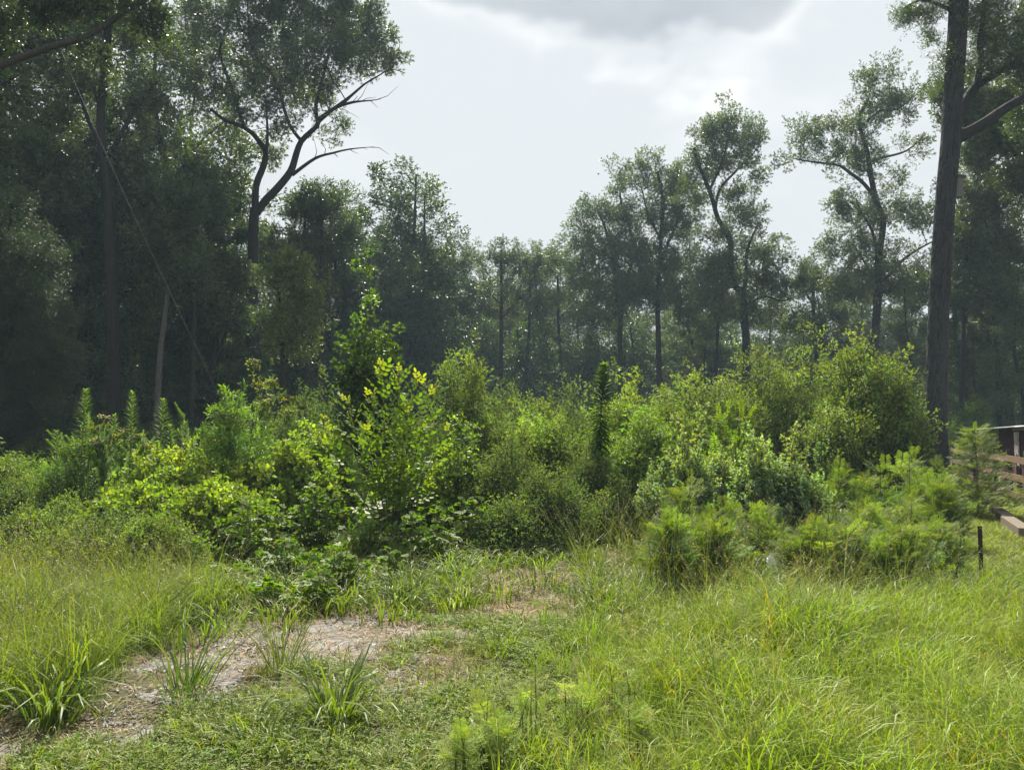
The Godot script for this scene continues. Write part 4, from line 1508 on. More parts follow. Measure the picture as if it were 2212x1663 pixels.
func meadow_plants() -> void:
	central_sapling()
	brambles()
	horseweeds()
	var gs := "shrubs of the overgrown lot"
	# dark glossy sapling behind the central one
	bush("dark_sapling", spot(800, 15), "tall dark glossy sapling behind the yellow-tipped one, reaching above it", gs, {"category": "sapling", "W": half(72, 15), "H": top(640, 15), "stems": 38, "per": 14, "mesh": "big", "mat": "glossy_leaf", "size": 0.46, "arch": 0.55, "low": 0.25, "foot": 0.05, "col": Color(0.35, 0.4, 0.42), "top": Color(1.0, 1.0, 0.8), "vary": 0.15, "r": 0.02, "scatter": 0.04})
	bush("small_leaf_shrub", spot(985, 16), "rounded small-leaved shrub with twiggy tops right of the yellow-tipped sapling", gs, {"W": half(95, 16), "H": top(760, 16), "stems": 44, "per": 14, "mesh": "small", "size": 0.5, "arch": 0.4, "col": Color(0.9, 0.95, 0.9), "top": Color(1.2, 1.15, 0.9), "scatter": 0.05})
	bush("yellow_topped_weed", spot(590, 17), "tall dark-stemmed weed with yellowish flower tops below the oak trunk", gs, {"category": "weed", "W": half(75, 17), "H": top(825, 17), "stems": 26, "per": 9, "mesh": "small", "size": 0.42, "arch": 0.3, "col": Color(0.75, 0.85, 0.85), "top": Color(1.3, 1.2, 0.7), "flowers": 30})
	bush("young_shrub", spot(655, 16.5), "fine light green bushy weed between the two yellow-flowered weeds and the dark sapling", gs, {"W": half(75, 16.5), "H": top(878, 16.5), "stems": 40, "per": 10, "mesh": "tiny", "size": 0.5, "arch": 0.4, "col": Color(1.05, 1.15, 0.95)})
	bush("young_shrub", spot(705, 18), "leafy shrub left of the dark glossy sapling", gs, {"W": half(55, 18), "H": top(845, 18), "stems": 26, "per": 10, "mesh": "small", "size": 0.45, "col": Color(0.9, 1.0, 0.9)})
	bush("drooping_weed", spot(515, 12.5), "tall weed with long drooping narrow leaves left of the brambles", gs, {"category": "weed", "W": half(72, 12.5), "H": top(870, 12.5), "stems": 24, "per": 11, "mesh": "droop", "size": 0.42, "arch": 0.35, "up": -0.1, "low": 0.25, "col": Color(0.95, 1.05, 0.9), "top": Color(1.15, 1.2, 0.85)})
	bush("flowering_weed", spot(225, 13.5), "dense dark green weed with flat yellow flower heads at left", gs, {"category": "weed", "W": half(85, 13.5), "H": top(915, 13.5), "stems": 46, "per": 9, "mesh": "wand", "size": 0.42, "arch": 0.35, "col": Color(0.8, 0.92, 0.7), "flowers": 60, "foot": 0.5})
	bush("flowering_weed", spot(310, 13.2), "smaller yellow-flowered weed at the foot of the tall spikes at left", gs, {"category": "weed", "W": half(40, 13.2), "H": top(975, 13.2), "stems": 20, "per": 8, "mesh": "wand", "size": 0.4, "col": Color(0.85, 0.95, 0.7), "flowers": 16, "foot": 0.5})
	bush("pale_leaved_sapling", spot(1000, 12.4), "small sapling with pale shining leaves in tiers right of the central sapling", gs, {"category": "sapling", "W": half(62, 12.4), "H": top(918, 12.4), "stems": 16, "per": 9, "mesh": "bramble", "mat": "glossy_leaf", "size": 0.42, "arch": 0.6, "foot": 0.05, "flat": true, "up": -0.05, "col": Color(0.95, 1.0, 1.15), "low": 0.3})
	# thicket of small shrubs behind, centre
	for q in [[1105, 18.5, 862, 60, "tiny", "pale fine-leaved shrub at the centre behind the vine mounds", Color(1.15, 1.15, 1.1)], [1165, 17.5, 870, 60, "small", "light green shrub in the centre, left of the dark spike weed", Color(1.1, 1.1, 0.95)], [1235, 18, 858, 55, "tiny", "hazy pale shrub just left of the dark spike weed", Color(1.2, 1.2, 1.1)], [1050, 15.5, 905, 55, "small", "olive green shrub right behind the pale-leaved sapling", Color(1.0, 1.05, 0.9)], [1140, 15, 925, 70, "lance", "light shrub with narrow leaves above the vine mounds", Color(1.05, 1.1, 0.9)], [1215, 14.6, 935, 60, "small", "low shrub at the foot of the dark spike weed", Color(1.05, 1.1, 0.9)], [1345, 17, 842, 70, "lance", "sunlit narrow-leaved shrub right of the dark spike weed", Color(1.2, 1.2, 0.85)], [1440, 17.5, 862, 75, "lance", "yellow-green shrub in the middle of the right thicket", Color(1.15, 1.15, 0.85)], [1395, 15, 905, 70, "lance", "leafy shrub in front of the right thicket", Color(1.0, 1.1, 0.85)], [1500, 19, 812, 65, "elm", "arching shrub with reddish young tips left of the big rounded bush", Color(1.1, 1.05, 0.8)]]:
		bush("young_shrub", spot(q[0], q[1]), q[5], gs, {"W": half(q[3], q[1]), "H": top(q[2], q[1]), "stems": 44, "per": 12, "mesh": q[4], "size": 0.5, "arch": 0.45, "foot": 0.4, "col": q[6] * 1.0, "top": q[6] * 1.15, "scatter": 0.07})
	# the tall bushes on the right
	for q in [[1640, 20, 775, 95, "tall olive bush behind the sumac on the right", 60], [1745, 21, 745, 90, "tallest pale bush at the back of the right thicket", 60], [1868, 18, 740, 98, "large rounded bush with orange young tips left of the big trunk", 90], [1945, 17.5, 800, 38, "side of the rounded bush touching the big trunk", 34], [1800, 17, 905, 85, "dark-hollowed lower bush in front of the rounded bush", 50], [1560, 18, 830, 80, "feathery yellow-green bush left of the rounded bush", 50]]:
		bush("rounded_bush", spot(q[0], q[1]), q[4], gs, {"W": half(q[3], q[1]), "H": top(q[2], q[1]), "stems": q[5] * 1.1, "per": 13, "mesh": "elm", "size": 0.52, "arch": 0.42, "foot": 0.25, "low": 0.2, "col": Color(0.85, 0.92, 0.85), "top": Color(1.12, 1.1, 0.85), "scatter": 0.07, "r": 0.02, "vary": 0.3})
	# sumac
	bush("sumac", spot(1575, 14), "sumac with long feather-shaped leaves in the right thicket", gs, {"W": half(75, 14), "H": top(880, 14), "stems": 22, "per": 8, "mesh": "sumac", "mat": "matte_leaf", "size": 0.42, "arch": 0.4, "loose": 0.5, "along": 0.3, "up": 0.1, "flat": true, "col": Color(0.95, 1.0, 0.9), "top": Color(1.25, 1.2, 0.7)})
	# grey wands
	for q in [[1480, 10.4, 955, 50, "grey-green wand-stemmed weed right of the vine mounds"], [1555, 11.6, 1010, 40, "short grey-green weed between the two taller silvery ones"], [1645, 10.2, 975, 58, "silvery wand-stemmed weed left of the dark bush hollow"], [1715, 10.4, 1000, 50, "silvery weed in front of the dark hollow, right of the taller one"], [1415, 11.8, 1050, 36, "light green weed with small leaves beside the dry grass patch"]]:
		bush("silvery_weed", spot(q[0], q[1]), q[4], "silvery wand weeds", {"category": "weed", "W": half(q[3], q[1]), "H": top(q[2], q[1]), "stems": 26, "per": 12, "mesh": "silver", "mat": "glossy_leaf", "size": 0.4, "arch": 0.4, "foot": 0.55, "low": 0.15, "along": 0.8, "loose": 0.5, "up": 0.3, "col": Color(0.9, 0.95, 0.95), "top": Color(1.15, 1.1, 0.9), "scatter": 0.03})
	# ragweed
	for q in [[1470, 9.2, 1085, 52, "feathery bright green ragweed at the edge of the tall grass, right of the dry patch"], [1545, 9.5, 1125, 40, "shorter feathery ragweed between the silvery weeds and the tall grass"], [1820, 11, 1035, 62, "tall ragweed with a dark central stem below the rounded bush"], [1905, 11.2, 1050, 62, "broad ragweed left of the mown strip"], [1975, 11.5, 1030, 56, "ragweed at the edge of the mown strip"], [2035, 11, 1065, 32, "outermost ragweed leaning over the mown strip"], [1740, 10.4, 1085, 45, "ragweed in front of the silvery weeds"], [1860, 9.8, 1120, 60, "low ragweed above the grass at right"], [1960, 10, 1110, 60, "low spreading ragweed left of the metal stake"], [1985, 13.5, 1015, 60, "bright ragweed at the foot of the big trunk"],
		[1450, 7.6, 1150, 44, "ragweed standing in front of the tall grass edge, right of the dry patch"], [1540, 7.9, 1165, 50, "near ragweed below the short silvery weed"], [1640, 9.3, 1130, 54, "dark ragweed behind the white plastic bag"], [1745, 8.3, 1165, 45, "near ragweed right of the white plastic bag"], [1830, 8.3, 1160, 60, "near ragweed below the stemmed tall one"], [1930, 8.2, 1165, 60, "near spreading ragweed at the grass edge, two from the stake"], [2005, 8.8, 1150, 42, "near ragweed beside the metal stake"]]:
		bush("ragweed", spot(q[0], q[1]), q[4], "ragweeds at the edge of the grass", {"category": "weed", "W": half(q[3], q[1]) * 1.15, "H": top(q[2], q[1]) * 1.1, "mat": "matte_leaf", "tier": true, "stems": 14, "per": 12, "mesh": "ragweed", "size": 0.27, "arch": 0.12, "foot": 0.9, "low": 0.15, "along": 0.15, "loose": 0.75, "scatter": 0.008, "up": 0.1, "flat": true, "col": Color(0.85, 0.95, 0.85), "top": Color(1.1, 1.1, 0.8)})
	for q in [[1040, 4.0, 1540, 50, "feathery young ragweed at the bottom of the picture, leftmost of the low ones"], [1075, 3.75, 1560, 40, "low feathery ragweed at the bottom, second of the row"], [1150, 4.2, 1480, 44, "low feathery ragweed in the clearing"], [1255, 4.3, 1470, 50, "feathery ragweed where clover meets the tall grass"], [1345, 4.5, 1440, 40, "upright feathery ragweed with a dark stem near the bottom"], [1375, 3.9, 1570, 36, "low ragweed among tall grass at the bottom"], [1000, 3.6, 1620, 40, "low ragweed cut by the bottom edge"]]:
		bush("ragweed", spot(q[0], q[1]), q[4], "ragweeds in the foreground", {"category": "weed", "W": half(q[3], q[1]), "H": maxf(top(q[2], q[1]), 0.25), "mat": "matte_leaf", "tier": true, "stems": 5, "per": 9, "mesh": "ragweed", "size": 0.12, "arch": 0.1, "foot": 0.9, "low": 0.2, "along": 0.15, "scatter": 0.008, "up": 0.1, "flat": true, "r": 0.004, "col": Color(1.3, 1.3, 1.0), "top": Color(1.6, 1.5, 1.1)})
	# cypress-like sapling by the fence
	cypress()
	# vine mounds
	for q in [[1105, 12.2, 965, 85, 0.9, "rounded mound of small-leaved vine at the centre"], [1190, 11.2, 1040, 80, 0.9, "dark low mound of vine in front of the rounded one"], [1270, 12.6, 975, 75, 0.9, "fine-leaved vine mound below the dark spike weed"], [1320, 11.6, 1080, 45, 0.8, "small vine mound beside the silvery weed"], [1100, 10.6, 1115, 60, 0.8, "low trailing vine mound beside the dry grass"]]:
		bush("vine_mound", spot(q[0], q[1]), q[5], "vine mounds at the centre", {"category": "vine", "W": half(q[3], q[1]), "H": top(q[2], q[1]), "stems": 70, "per": 9, "mesh": "tiny", "size": 0.42, "arch": 0.75, "foot": 0.55, "low": 0.2, "along": 0.4, "loose": 0.8, "col": Color(0.85, 0.92, 0.9), "top": Color(1.15, 1.15, 0.95), "r": 0.005, "scatter": 0.06})
	# low greenery at the left
	for q in [[40, 14.5, 1000, 90, "lance", "pale leafy weeds at the left edge below the cedar"], [60, 12.8, 1060, 100, "tiny", "low light green growth at the left edge"], [150, 14, 985, 60, "wand", "upright weed clump left of the yellow-flowered weed"], [420, 14, 960, 70, "wand", "leafy weed clump between the spikes and the drooping weed"], [160, 11.6, 1100, 70, "small", "low dark weeds above the tall grass at left"], [90, 9.0, 1135, 80, "small", "low leafy weeds rising behind the left grass"], [240, 8.8, 1140, 75, "tiny", "dark low weeds at the back of the left grass"], [340, 8.6, 1150, 60, "small", "low weeds between the left grass and the brambles"], [-60, 13.5, 985, 80, "lance", "leafy weeds beyond the left edge"]]:
		bush("leafy_weed", spot(q[0], q[1]), q[5], "leafy weeds at the left", {"category": "weed", "W": half(q[3], q[1]), "H": top(q[2], q[1]), "stems": 50, "per": 9, "mesh": q[4], "size": 0.42, "arch": 0.5, "foot": 0.6, "low": 0.15, "col": Color(1.0, 1.05, 0.95)})
	# small lit tree by the fence corner and low brush under the wood edge
	bush("young_tree", spot(2100, 36), "light green sunlit young tree behind the fence corner", gs, {"category": "tree", "W": half(45, 36), "H": top(885, 36), "stems": 40, "per": 12, "mesh": "pale", "size": 0.6, "arch": 0.4, "foot": 0.1, "col": Color(1.2, 1.3, 0.9)})
	rng.seed = 91
	var px := -150.0
	while px < 2120.0:
		var d := rf(19.5, 26.0)
		var h := rf(905, 955)
		if absf(px - 2030.0) < 70.0 or px > 2030.0:
			d = rf(30, 36)
			h = rf(930, 960)
		bush("edge_shrub", spot(px, d), "low dark shrub edging the wood, " + by_mark(px), "shrubs along the foot of the wood", {"W": half(62, d), "H": top(h, d), "stems": 30, "per": 8, "mesh": "small", "size": 0.55, "arch": 0.5, "foot": 0.4, "col": Color(0.85, 0.9, 0.85), "seed": int(px)})
		px += rf(75, 125)


func central_sapling() -> void:
	var mats := [pinnate(51, 3, 0.14, 0.04, 0.1, OVAL, Color(0.16, 0.225, 0.034)), pinnate(52, 2, 0.145, 0.042, 0.105, OVAL, Color(0.13, 0.2, 0.036)), pinnate(53, 3, 0.13, 0.037, 0.095, OVAL, Color(0.21, 0.27, 0.036)), pinnate(54, 2, 0.11, 0.028, 0.06, OVAL, Color(0.36, 0.36, 0.06))]
	var d := 11.2
	var base := spot(850, d)
	var stems := []
	for q in [[740, 855, 0.3], [785, 920, -0.2], [820, 785, 0.0], [862, 800, 0.3], [905, 815, -0.2], [940, 835, 0.2], [968, 930, 0.1], [800, 850, -0.35], [880, 870, -0.4], [700, 960, -0.2], [935, 960, -0.3]]:
		var tip := at(q[0], q[1], d + q[2]) - base
		var foot := Vector3(tip.x * 0.1, 0, q[2] * 0.2)
		stems.append([foot, tip, Vector3(-tip.x * 0.1, 0.12, 0)])
	leafy("yellow_tipped_sapling", base, "central many-stemmed sapling with rounded leaflets and yellow-orange young tips", "", stems, mats, {"dense": 12, "low": 0.2, "r": 0.013, "young": 0.91, "rise": 0.55, "stem": Color(0.05, 0.05, 0.03)})


func brambles() -> void:
	var col := Color(0.145, 0.22, 0.032)
	var mats := [palmate(61, 5, 0.12, 0.028, col), palmate(62, 3, 0.13, 0.036, Color(0.12, 0.195, 0.032)), palmate(63, 5, 0.11, 0.026, Color(0.16, 0.235, 0.035)), palmate(64, 3, 0.1, 0.026, Color(0.23, 0.29, 0.04))]
	var n := 0
	for q in [
		[560, 9.6, 1060, 95, 26, "creeper with fans of pale pointed leaves in front of the drooping weed"],
		[640, 8.6, 1150, 95, 24, "sprawling bramble with three-part leaves left of the gravel"],
		[735, 8.0, 1170, 70, 22, "bramble shoots hanging over the edge of the gravel"],
		[845, 8.3, 1185, 40, 12, "small upright bramble at the foot of the central sapling"],
		[930, 9.6, 1090, 80, 22, "bramble with large leaves right of the central sapling"],
		[690, 10.3, 1040, 90, 26, "leafy bramble left under the central sapling"],
		[800, 10.0, 1090, 80, 24, "dark-shadowed bramble under the central sapling"],
		[500, 8.4, 1220, 60, 16, "low bramble among the grass left of the gravel"],
		[1010, 10.6, 1060, 50, 14, "bramble with broad leaves between the sapling and the vine mounds"],
		[700, 7.2, 1215, 50, 16, "bramble shoot reaching out over the gravel, nearest of the brambles"],
		[600, 7.4, 1245, 60, 16, "low bramble at the left rim of the gravel"],
		[380, 9.6, 1140, 60, 14, "low bramble above the left grass"]]:
		rng.seed = 600 + n
		n += 1
		var stems := []
		var base := spot(q[0], q[1])
		var W := half(q[3], q[1])
		var H := top(q[2], q[1])
		for k in q[4]:
			var a := rf(0, TAU)
			var u := sqrt(rf(0, 1))
			var tip := Vector3(cos(a) * u * W, H * (1.0 - 0.55 * u * u) * rf(0.75, 1.05), sin(a) * u * W * 0.8)
			stems.append([Vector3(tip.x * 0.3, 0, tip.z * 0.3), tip, Vector3(0, H * 0.16, 0)])
		leafy("bramble", base, q[5], "brambles and creepers in front", stems, mats, {"category": "bramble", "dense": 13, "low": 0.1, "r": 0.006, "young": 0.95, "rise": 0.25, "mat": "leaf", "stem": Color(0.1, 0.08, 0.04)})
	# lower, denser bramble banks further in
	for q in [[380, 12, 1005, 120, "wide bank of bright bramble leaves left of the drooping weed"], [620, 12.5, 985, 110, "bank of light bramble between the drooping weed and the central sapling"], [700, 13.2, 950, 70, "yellow-green bramble shoots left of the central sapling"], [470, 10.6, 1080, 90, "bramble bank over dark shade, left front"], [900, 12.2, 1040, 80, "bramble bank behind the central sapling"], [300, 11, 1090, 90, "low bramble bank behind the left grass"]]:
		bush("bramble_bank", spot(q[0], q[1]), q[4], "bramble banks", {"category": "bramble", "W": half(q[3], q[1]), "H": top(q[2], q[1]), "stems": 85, "per": 8, "mesh": "bramble", "size": 0.42, "arch": 0.5, "foot": 0.6, "low": 0.2, "along": 0.5, "loose": 0.6, "col": Color(0.95, 1.0, 0.9), "top": Color(1.2, 1.18, 0.85), "r": 0.006})


func horseweeds() -> void:
	var col := Color(0.12, 0.185, 0.045)
	var tip := Color(0.18, 0.26, 0.05)
	var a := horseweed(71, 2.4, 190, 0.2, 0.015, 0.9, -0.25, col, tip)
	var b := horseweed(72, 2.4, 170, 0.18, 0.014, 0.9, -0.2, col, tip)
	var protos := []
	for m in [a, b]:
		var o := thing("horseweed", Vector3.ZERO, "", "weed")
		o.set_meta("called", "horseweed")
		part("stem", m[0], M.stem, o)
		part("foliage", m[1], M.matte_leaf, o).set_meta("kind", "stuff")
		protos.append(o)
	var n := 0
	for q in [[176, 12.6, 838, "tallest horseweed spike at left, left of the yellow-flowered weed"], [284, 13.0, 846, "second tall horseweed spike, right of the yellow-flowered weed"], [346, 12.8, 862, "third tall horseweed spike, in front of the pale leaning trunk"], [130, 12.4, 928, "shorter dark horseweed left of the tall spikes"], [377, 13, 918, "paired shorter horseweed, left one"], [404, 13.2, 912, "paired shorter horseweed, right one"], [355, 12.2, 955, "low horseweed under the third spike"], [248, 13.6, 893, "horseweed tip between the two tallest spikes"], [420, 12.6, 985, "low horseweed beside the drooping weed"], [210, 12.0, 1010, "low horseweed in front of the yellow-flowered weed"]]:
		var o: Node3D = protos[n] if n < 2 else copy(protos[n % 2], Vector3.ZERO, "", "")
		tag(o, q[3], "weed", "horseweed spikes at the left")
		o.position = spot(q[0], q[1])
		rng.seed = 700 + n
		var s: float = top(q[2], q[1]) / 2.4
		o.scale = Vector3(1, s, 1)
		o.rotation.y = rf(0, TAU)
		n += 1
	var m2 := horseweed(75, 2.75, 460, 0.3, 0.022, 0.8, 0.45, Color(0.035, 0.075, 0.02), Color(0.13, 0.2, 0.04))
	var o3 := thing("spike_weed", spot(1290, 13), "single tall dark spike of a weed with hanging narrow leaves at centre", "weed")
	part("stem", m2[0], M.stem, o3)
	part("foliage", m2[1], M.matte_leaf, o3).set_meta("kind", "stuff")
	o3.scale.y = top(790, 13) / 2.75


func cypress() -> void:
	rng.seed = 81
	var d := 15.2
	var o := thing("feathery_sapling", spot(2105, d), "feathery pale green cone-shaped sapling beside the board fence", "sapling")
	var H := top(925, d)
	var g := Geo.new()
	g.tube(PackedVector3Array([Vector3.ZERO, Vector3(0.02, H * 0.5, 0), Vector3(-0.01, H, 0)]), PackedFloat32Array([0.02, 0.012, 0.003]), 5, Color(0.1, 0.08, 0.05))
	var cr := Crowd.new()
	for k in 140:
		var t := pow((k + 0.5) / 140.0, 1.1)
		var a := k * 2.4 + rf(-0.3, 0.3)
		var y := lerpf(0.02, 0.97, t) * H
		var l := lerpf(0.72, 0.16, t) * rf(0.75, 1.15)
		var d3 := Vector3(cos(a), rf(0.15, 0.5), sin(a)).normalized()
		var p := Vector3(0, y, 0)
		g.tube(PackedVector3Array([p, p + d3 * l * 0.8]), PackedFloat32Array([0.005, 0.002]), 3, Color(0.1, 0.09, 0.05))
		for j in 4:
			var f := 0.3 + 0.22 * j
			cr.put(frame(p + d3 * l * f, d3 + rdir() * 0.55, 0.3 * (1.1 - 0.5 * t), true), tint(Color(1, 1, 1), 0.2, 0.1))
	part("stem", g.mesh(), M.stem, o)
	crowd("foliage", cr, S.cypress, M.leaf, o)


# ---------------------------------------------------------------- grass
func grasses() -> void:
	rng.seed = 201
	var gr := [Crowd.new(), Crowd.new(), Crowd.new(), Crowd.new(), Crowd.new(), Crowd.new(), Crowd.new()]
	# tall yellow-green grass, right
	var dens := 0.085
	var z := -2.2
	while z > -12.0:
		var x := -2.5
		while x < 12.5:
			var px := x + rf(-0.5, 0.5) * dens
			var pz := z + rf(-0.5, 0.5) * dens
			if inside("tall_right", px, pz, 0.5):
				var n := patchy.get_noise_2d(px * 1.2, pz * 1.2)
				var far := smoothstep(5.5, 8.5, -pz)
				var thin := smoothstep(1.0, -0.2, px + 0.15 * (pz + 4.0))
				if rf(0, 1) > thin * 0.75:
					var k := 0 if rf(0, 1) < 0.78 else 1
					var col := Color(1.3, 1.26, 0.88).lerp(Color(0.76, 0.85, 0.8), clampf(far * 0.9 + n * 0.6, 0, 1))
					if rf(0, 1) < 0.05:
						col = Color(1.7, 1.05, 1.6)
					gr[k].put(Transform3D(Basis(Vector3.UP, rf(0, TAU)).rotated(Vector3(rf(-1, 1), 0, rf(-1, 1)).normalized(), rf(0, 0.2)).scaled(Vector3.ONE * rf(0.4, 0.9) * (0.9 + 0.6 * n) * (1.0 - 0.25 * thin)), Vector3(px, gy(px, pz), pz)), tint(col, 0.15, 0.1))
			x += dens
		z -= dens
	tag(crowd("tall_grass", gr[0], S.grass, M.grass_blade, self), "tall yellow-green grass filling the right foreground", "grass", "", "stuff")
	tag(crowd("seeding_grass", gr[1], S.grass_seed, M.grass_blade, self), "tall grass gone to seed among the right foreground grass", "grass", "", "stuff")
	# tall grass, left
	dens = 0.11
	z = -3.0
	while z > -15.0:
		var x := -11.0
		while x < 0.0:
			var px := x + rf(-0.5, 0.5) * dens
			var pz := z + rf(-0.5, 0.5) * dens
			if inside("tall_left", px, pz, 0.5):
				var n := patchy.get_noise_2d(px * 1.2, pz * 1.2)
				gr[2].put(Transform3D(Basis(Vector3.UP, rf(0, TAU)).rotated(Vector3(rf(-1, 1), 0, rf(-1, 1)).normalized(), rf(0, 0.2)).scaled(Vector3.ONE * rf(0.45, 0.95) * (0.85 + 0.5 * n)), Vector3(px, gy(px, pz), pz)), tint(Color(0.95, 1.0, 0.9).lerp(Color(1.15, 1.1, 0.85), n + 0.3), 0.18, 0.1))
			x += dens
		z -= dens
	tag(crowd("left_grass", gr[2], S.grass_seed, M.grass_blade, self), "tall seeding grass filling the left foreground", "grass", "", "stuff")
	# long bending stalks where the grass runs into the weeds
	var stalks := Crowd.new()
	for k in 330:
		var px := rf(0.8, 7.5)
		var pz := rf(-10.5, -5.6)
		var o := Vector3(px, gy(px, pz), pz)
		if px / -pz > 0.52:
			continue
		stalks.put(Transform3D(Basis(Vector3.UP, rf(0, TAU)).scaled(Vector3.ONE * rf(0.6, 1.0)), o), tint(Color(1, 1, 1), 0.25, 0.15))
	for k in 300:
		var px := rf(-9.0, -1.8)
		var pz := rf(-9.0, -4.0)
		if inside("tall_left", px, pz, 0.5):
			stalks.put(Transform3D(Basis(Vector3.UP, rf(0, TAU)).scaled(Vector3.ONE * rf(0.6, 1.0)), Vector3(px, gy(px, pz), pz)), tint(Color(1, 1, 1), 0.25, 0.15))
	tag(crowd("grass_stalks", stalks, S.stalks, M.grass_blade, self), "long bending seed stalks where grass meets the weeds", "grass", "", "stuff")
	# clover and short grass of the clearing, straw on the bare places, thin grass everywhere
	dens = 0.16
	z = -2.0
	while z > -30.0:
		var x := -13.0 + minf(0.0, (z + 10.0) * 0.4)
		while x < 14.0 - minf(0.0, (z + 10.0) * 0.3):
			var px := x + rf(-0.5, 0.5) * dens
			var pz := z + rf(-0.5, 0.5) * dens
			var turn := Basis(Vector3.UP, rf(0, TAU))
			var o := Vector3(px, gy(px, pz), pz)
			var n := patchy.get_noise_2d(px * 1.6, pz * 1.6)
			var bare: bool = inside("gravel", px, pz, 0.9) or inside("gravel_small", px, pz, 0.9)
			var dry: bool = inside("thatch", px, pz, 1.1) or inside("thatch_far", px, pz, 1.1)
			if bare or dry:
				if rf(0, 1) < (0.95 if bare else 1.0):
					gr[5].put(Transform3D(turn.scaled(Vector3(1.0, 0.35, 1.0) * rf(0.6, 1.2)), o), tint(Color(0.95, 0.9, 0.85), 0.25, 0.1))
					if dry or rf(0, 1) < 0.8:
						gr[5].put(Transform3D(turn.rotated(Vector3.UP, 2.0).scaled(Vector3(1.2, 0.5, 1.2) * rf(0.6, 1.2)), o + Vector3(0.05, 0, 0.05)), tint(Color(0.95, 0.85, 0.75), 0.25, 0.1))
				if rf(0, 1) < (0.15 + 0.5 * n if bare else 0.4):
					gr[4].put(Transform3D(turn.scaled(Vector3.ONE * rf(0.5, 1.0)), o), tint(Color(1, 1, 0.9), 0.2, 0.1))
			elif inside("low", px, pz, 0.5):
				if n > -0.18:
					gr[3].put(Transform3D(turn.scaled(Vector3(1, rf(0.8, 1.6), 1) * rf(0.8, 1.2)), o), tint(Color(1.0, 1.0, 0.9), 0.25, 0.1))
					if rf(0, 1) < 0.5:
						gr[3].put(Transform3D(turn.rotated(Vector3.UP, 1.0).scaled(Vector3.ONE * rf(0.8, 1.2)), o + Vector3(0.08, 0.01, 0.05)), tint(Color(1.0, 1.0, 0.9), 0.25, 0.1))
				for k in 3:
					if rf(0, 1) < 0.8:
						gr[4].put(Transform3D(turn.rotated(Vector3.UP, k * 1.1).scaled(Vector3.ONE * rf(0.5, 1.2) * (1.0 + 0.5 * n)), o + Vector3(rf(-0.08, 0.08), 0, rf(-0.08, 0.08))), tint(Color(1.15, 1.08, 0.9), 0.25, 0.12))
				if rf(0, 1) < 0.45:
					gr[5].put(Transform3D(turn.scaled(Vector3(1.0, 0.3, 1.0) * rf(0.6, 1.2)), o), tint(Color(1, 0.95, 0.9), 0.25, 0.1))
			elif inside("lawn", px, pz, 0.3):
				for k in 2:
					gr[6].put(Transform3D(turn.rotated(Vector3.UP, k * 1.3).scaled(Vector3.ONE * rf(0.6, 1.0)), o + Vector3(rf(-0.06, 0.06), 0, rf(-0.06, 0.06))), tint(Color(1.3, 1.2, 1.0), 0.2, 0.12))
			elif pz < -6.0 and rf(0, 1) < 0.5:
				gr[4].put(Transform3D(turn.scaled(Vector3.ONE * rf(1.0, 2.6)), o), tint(Color(0.9, 0.95, 0.85), 0.25, 0.12))
			x += dens
		z -= dens
	tag(crowd("clover", gr[3], S.clover, M.leaf, self), "low clover and creeping weeds of the foreground clearing", "clover", "", "stuff")
	tag(crowd("short_grass", gr[4], S.grass_short, M.grass_blade, self), "thin short grass between the weeds", "grass", "", "stuff")
	tag(crowd("dry_straw", gr[5], S.straw, M.straw, self), "dry straw lying on the bare ground", "straw", "", "stuff")
	tag(crowd("lawn_grass", gr[6], S.grass_short, M.grass_blade, self), "mown grass of the strip along the fence", "grass", "", "stuff")
	# stones of the gravel
	var g := Geo.new()
	rng.seed = 210
	for f in 8:
		var a0 := f * TAU / 8
		var a1 := (f + 1) * TAU / 8
		var r0 := 0.7 + 0.3 * sin(f * 2.1)
		var r1 := 0.7 + 0.3 * sin((f + 1) % 8 * 2.1)
		g.tri(Vector3(0.1, 0.35, 0), Vector3(cos(a0) * r0, 0.1, sin(a0) * r0), Vector3(cos(a1) * r1, 0.1, sin(a1) * r1), Color(0.42, 0.4, 0.41))
		g.quad(Vector3(cos(a0) * r0, 0.1, sin(a0) * r0), Vector3(cos(a0) * r0 * 0.8, -0.2, sin(a0) * r0 * 0.8), Vector3(cos(a1) * r1 * 0.8, -0.2, sin(a1) * r1 * 0.8), Vector3(cos(a1) * r1, 0.1, sin(a1) * r1), Color(0.36, 0.34, 0.34))
	var cr := Crowd.new()
	for zn in ["gravel", "gravel_small"]:
		var box := Rect2(zones[zn][0], Vector2.ZERO)
		for p in zones[zn]:
			box = box.expand(p)
		for k in int(box.get_area() * 1700):
			var px := rf(box.position.x, box.end.x)
			var pz := rf(box.position.y, box.end.y)
			if inside(zn, px, pz, 0.7) and patchy.get_noise_2d(px * 3.0, pz * 3.0) > rf(-1.3, 0.05):
				var s := rf(0.004, 0.013)
				if rf(0, 1) < 0.03:
					s *= 2.2
				cr.put(frame(Vector3(px, gy(px, pz) + 0.01, pz), Vector3.UP + rdir() * 0.4, s), tint(Color(0.68, 0.66, 0.66), 0.5, 0.1))
	tag(crowd("gravel", cr, g.mesh(), M.stone, self), "loose pale stones of the gravel strip", "gravel", "", "stuff")
	# clumps that can be counted
	var n := 0
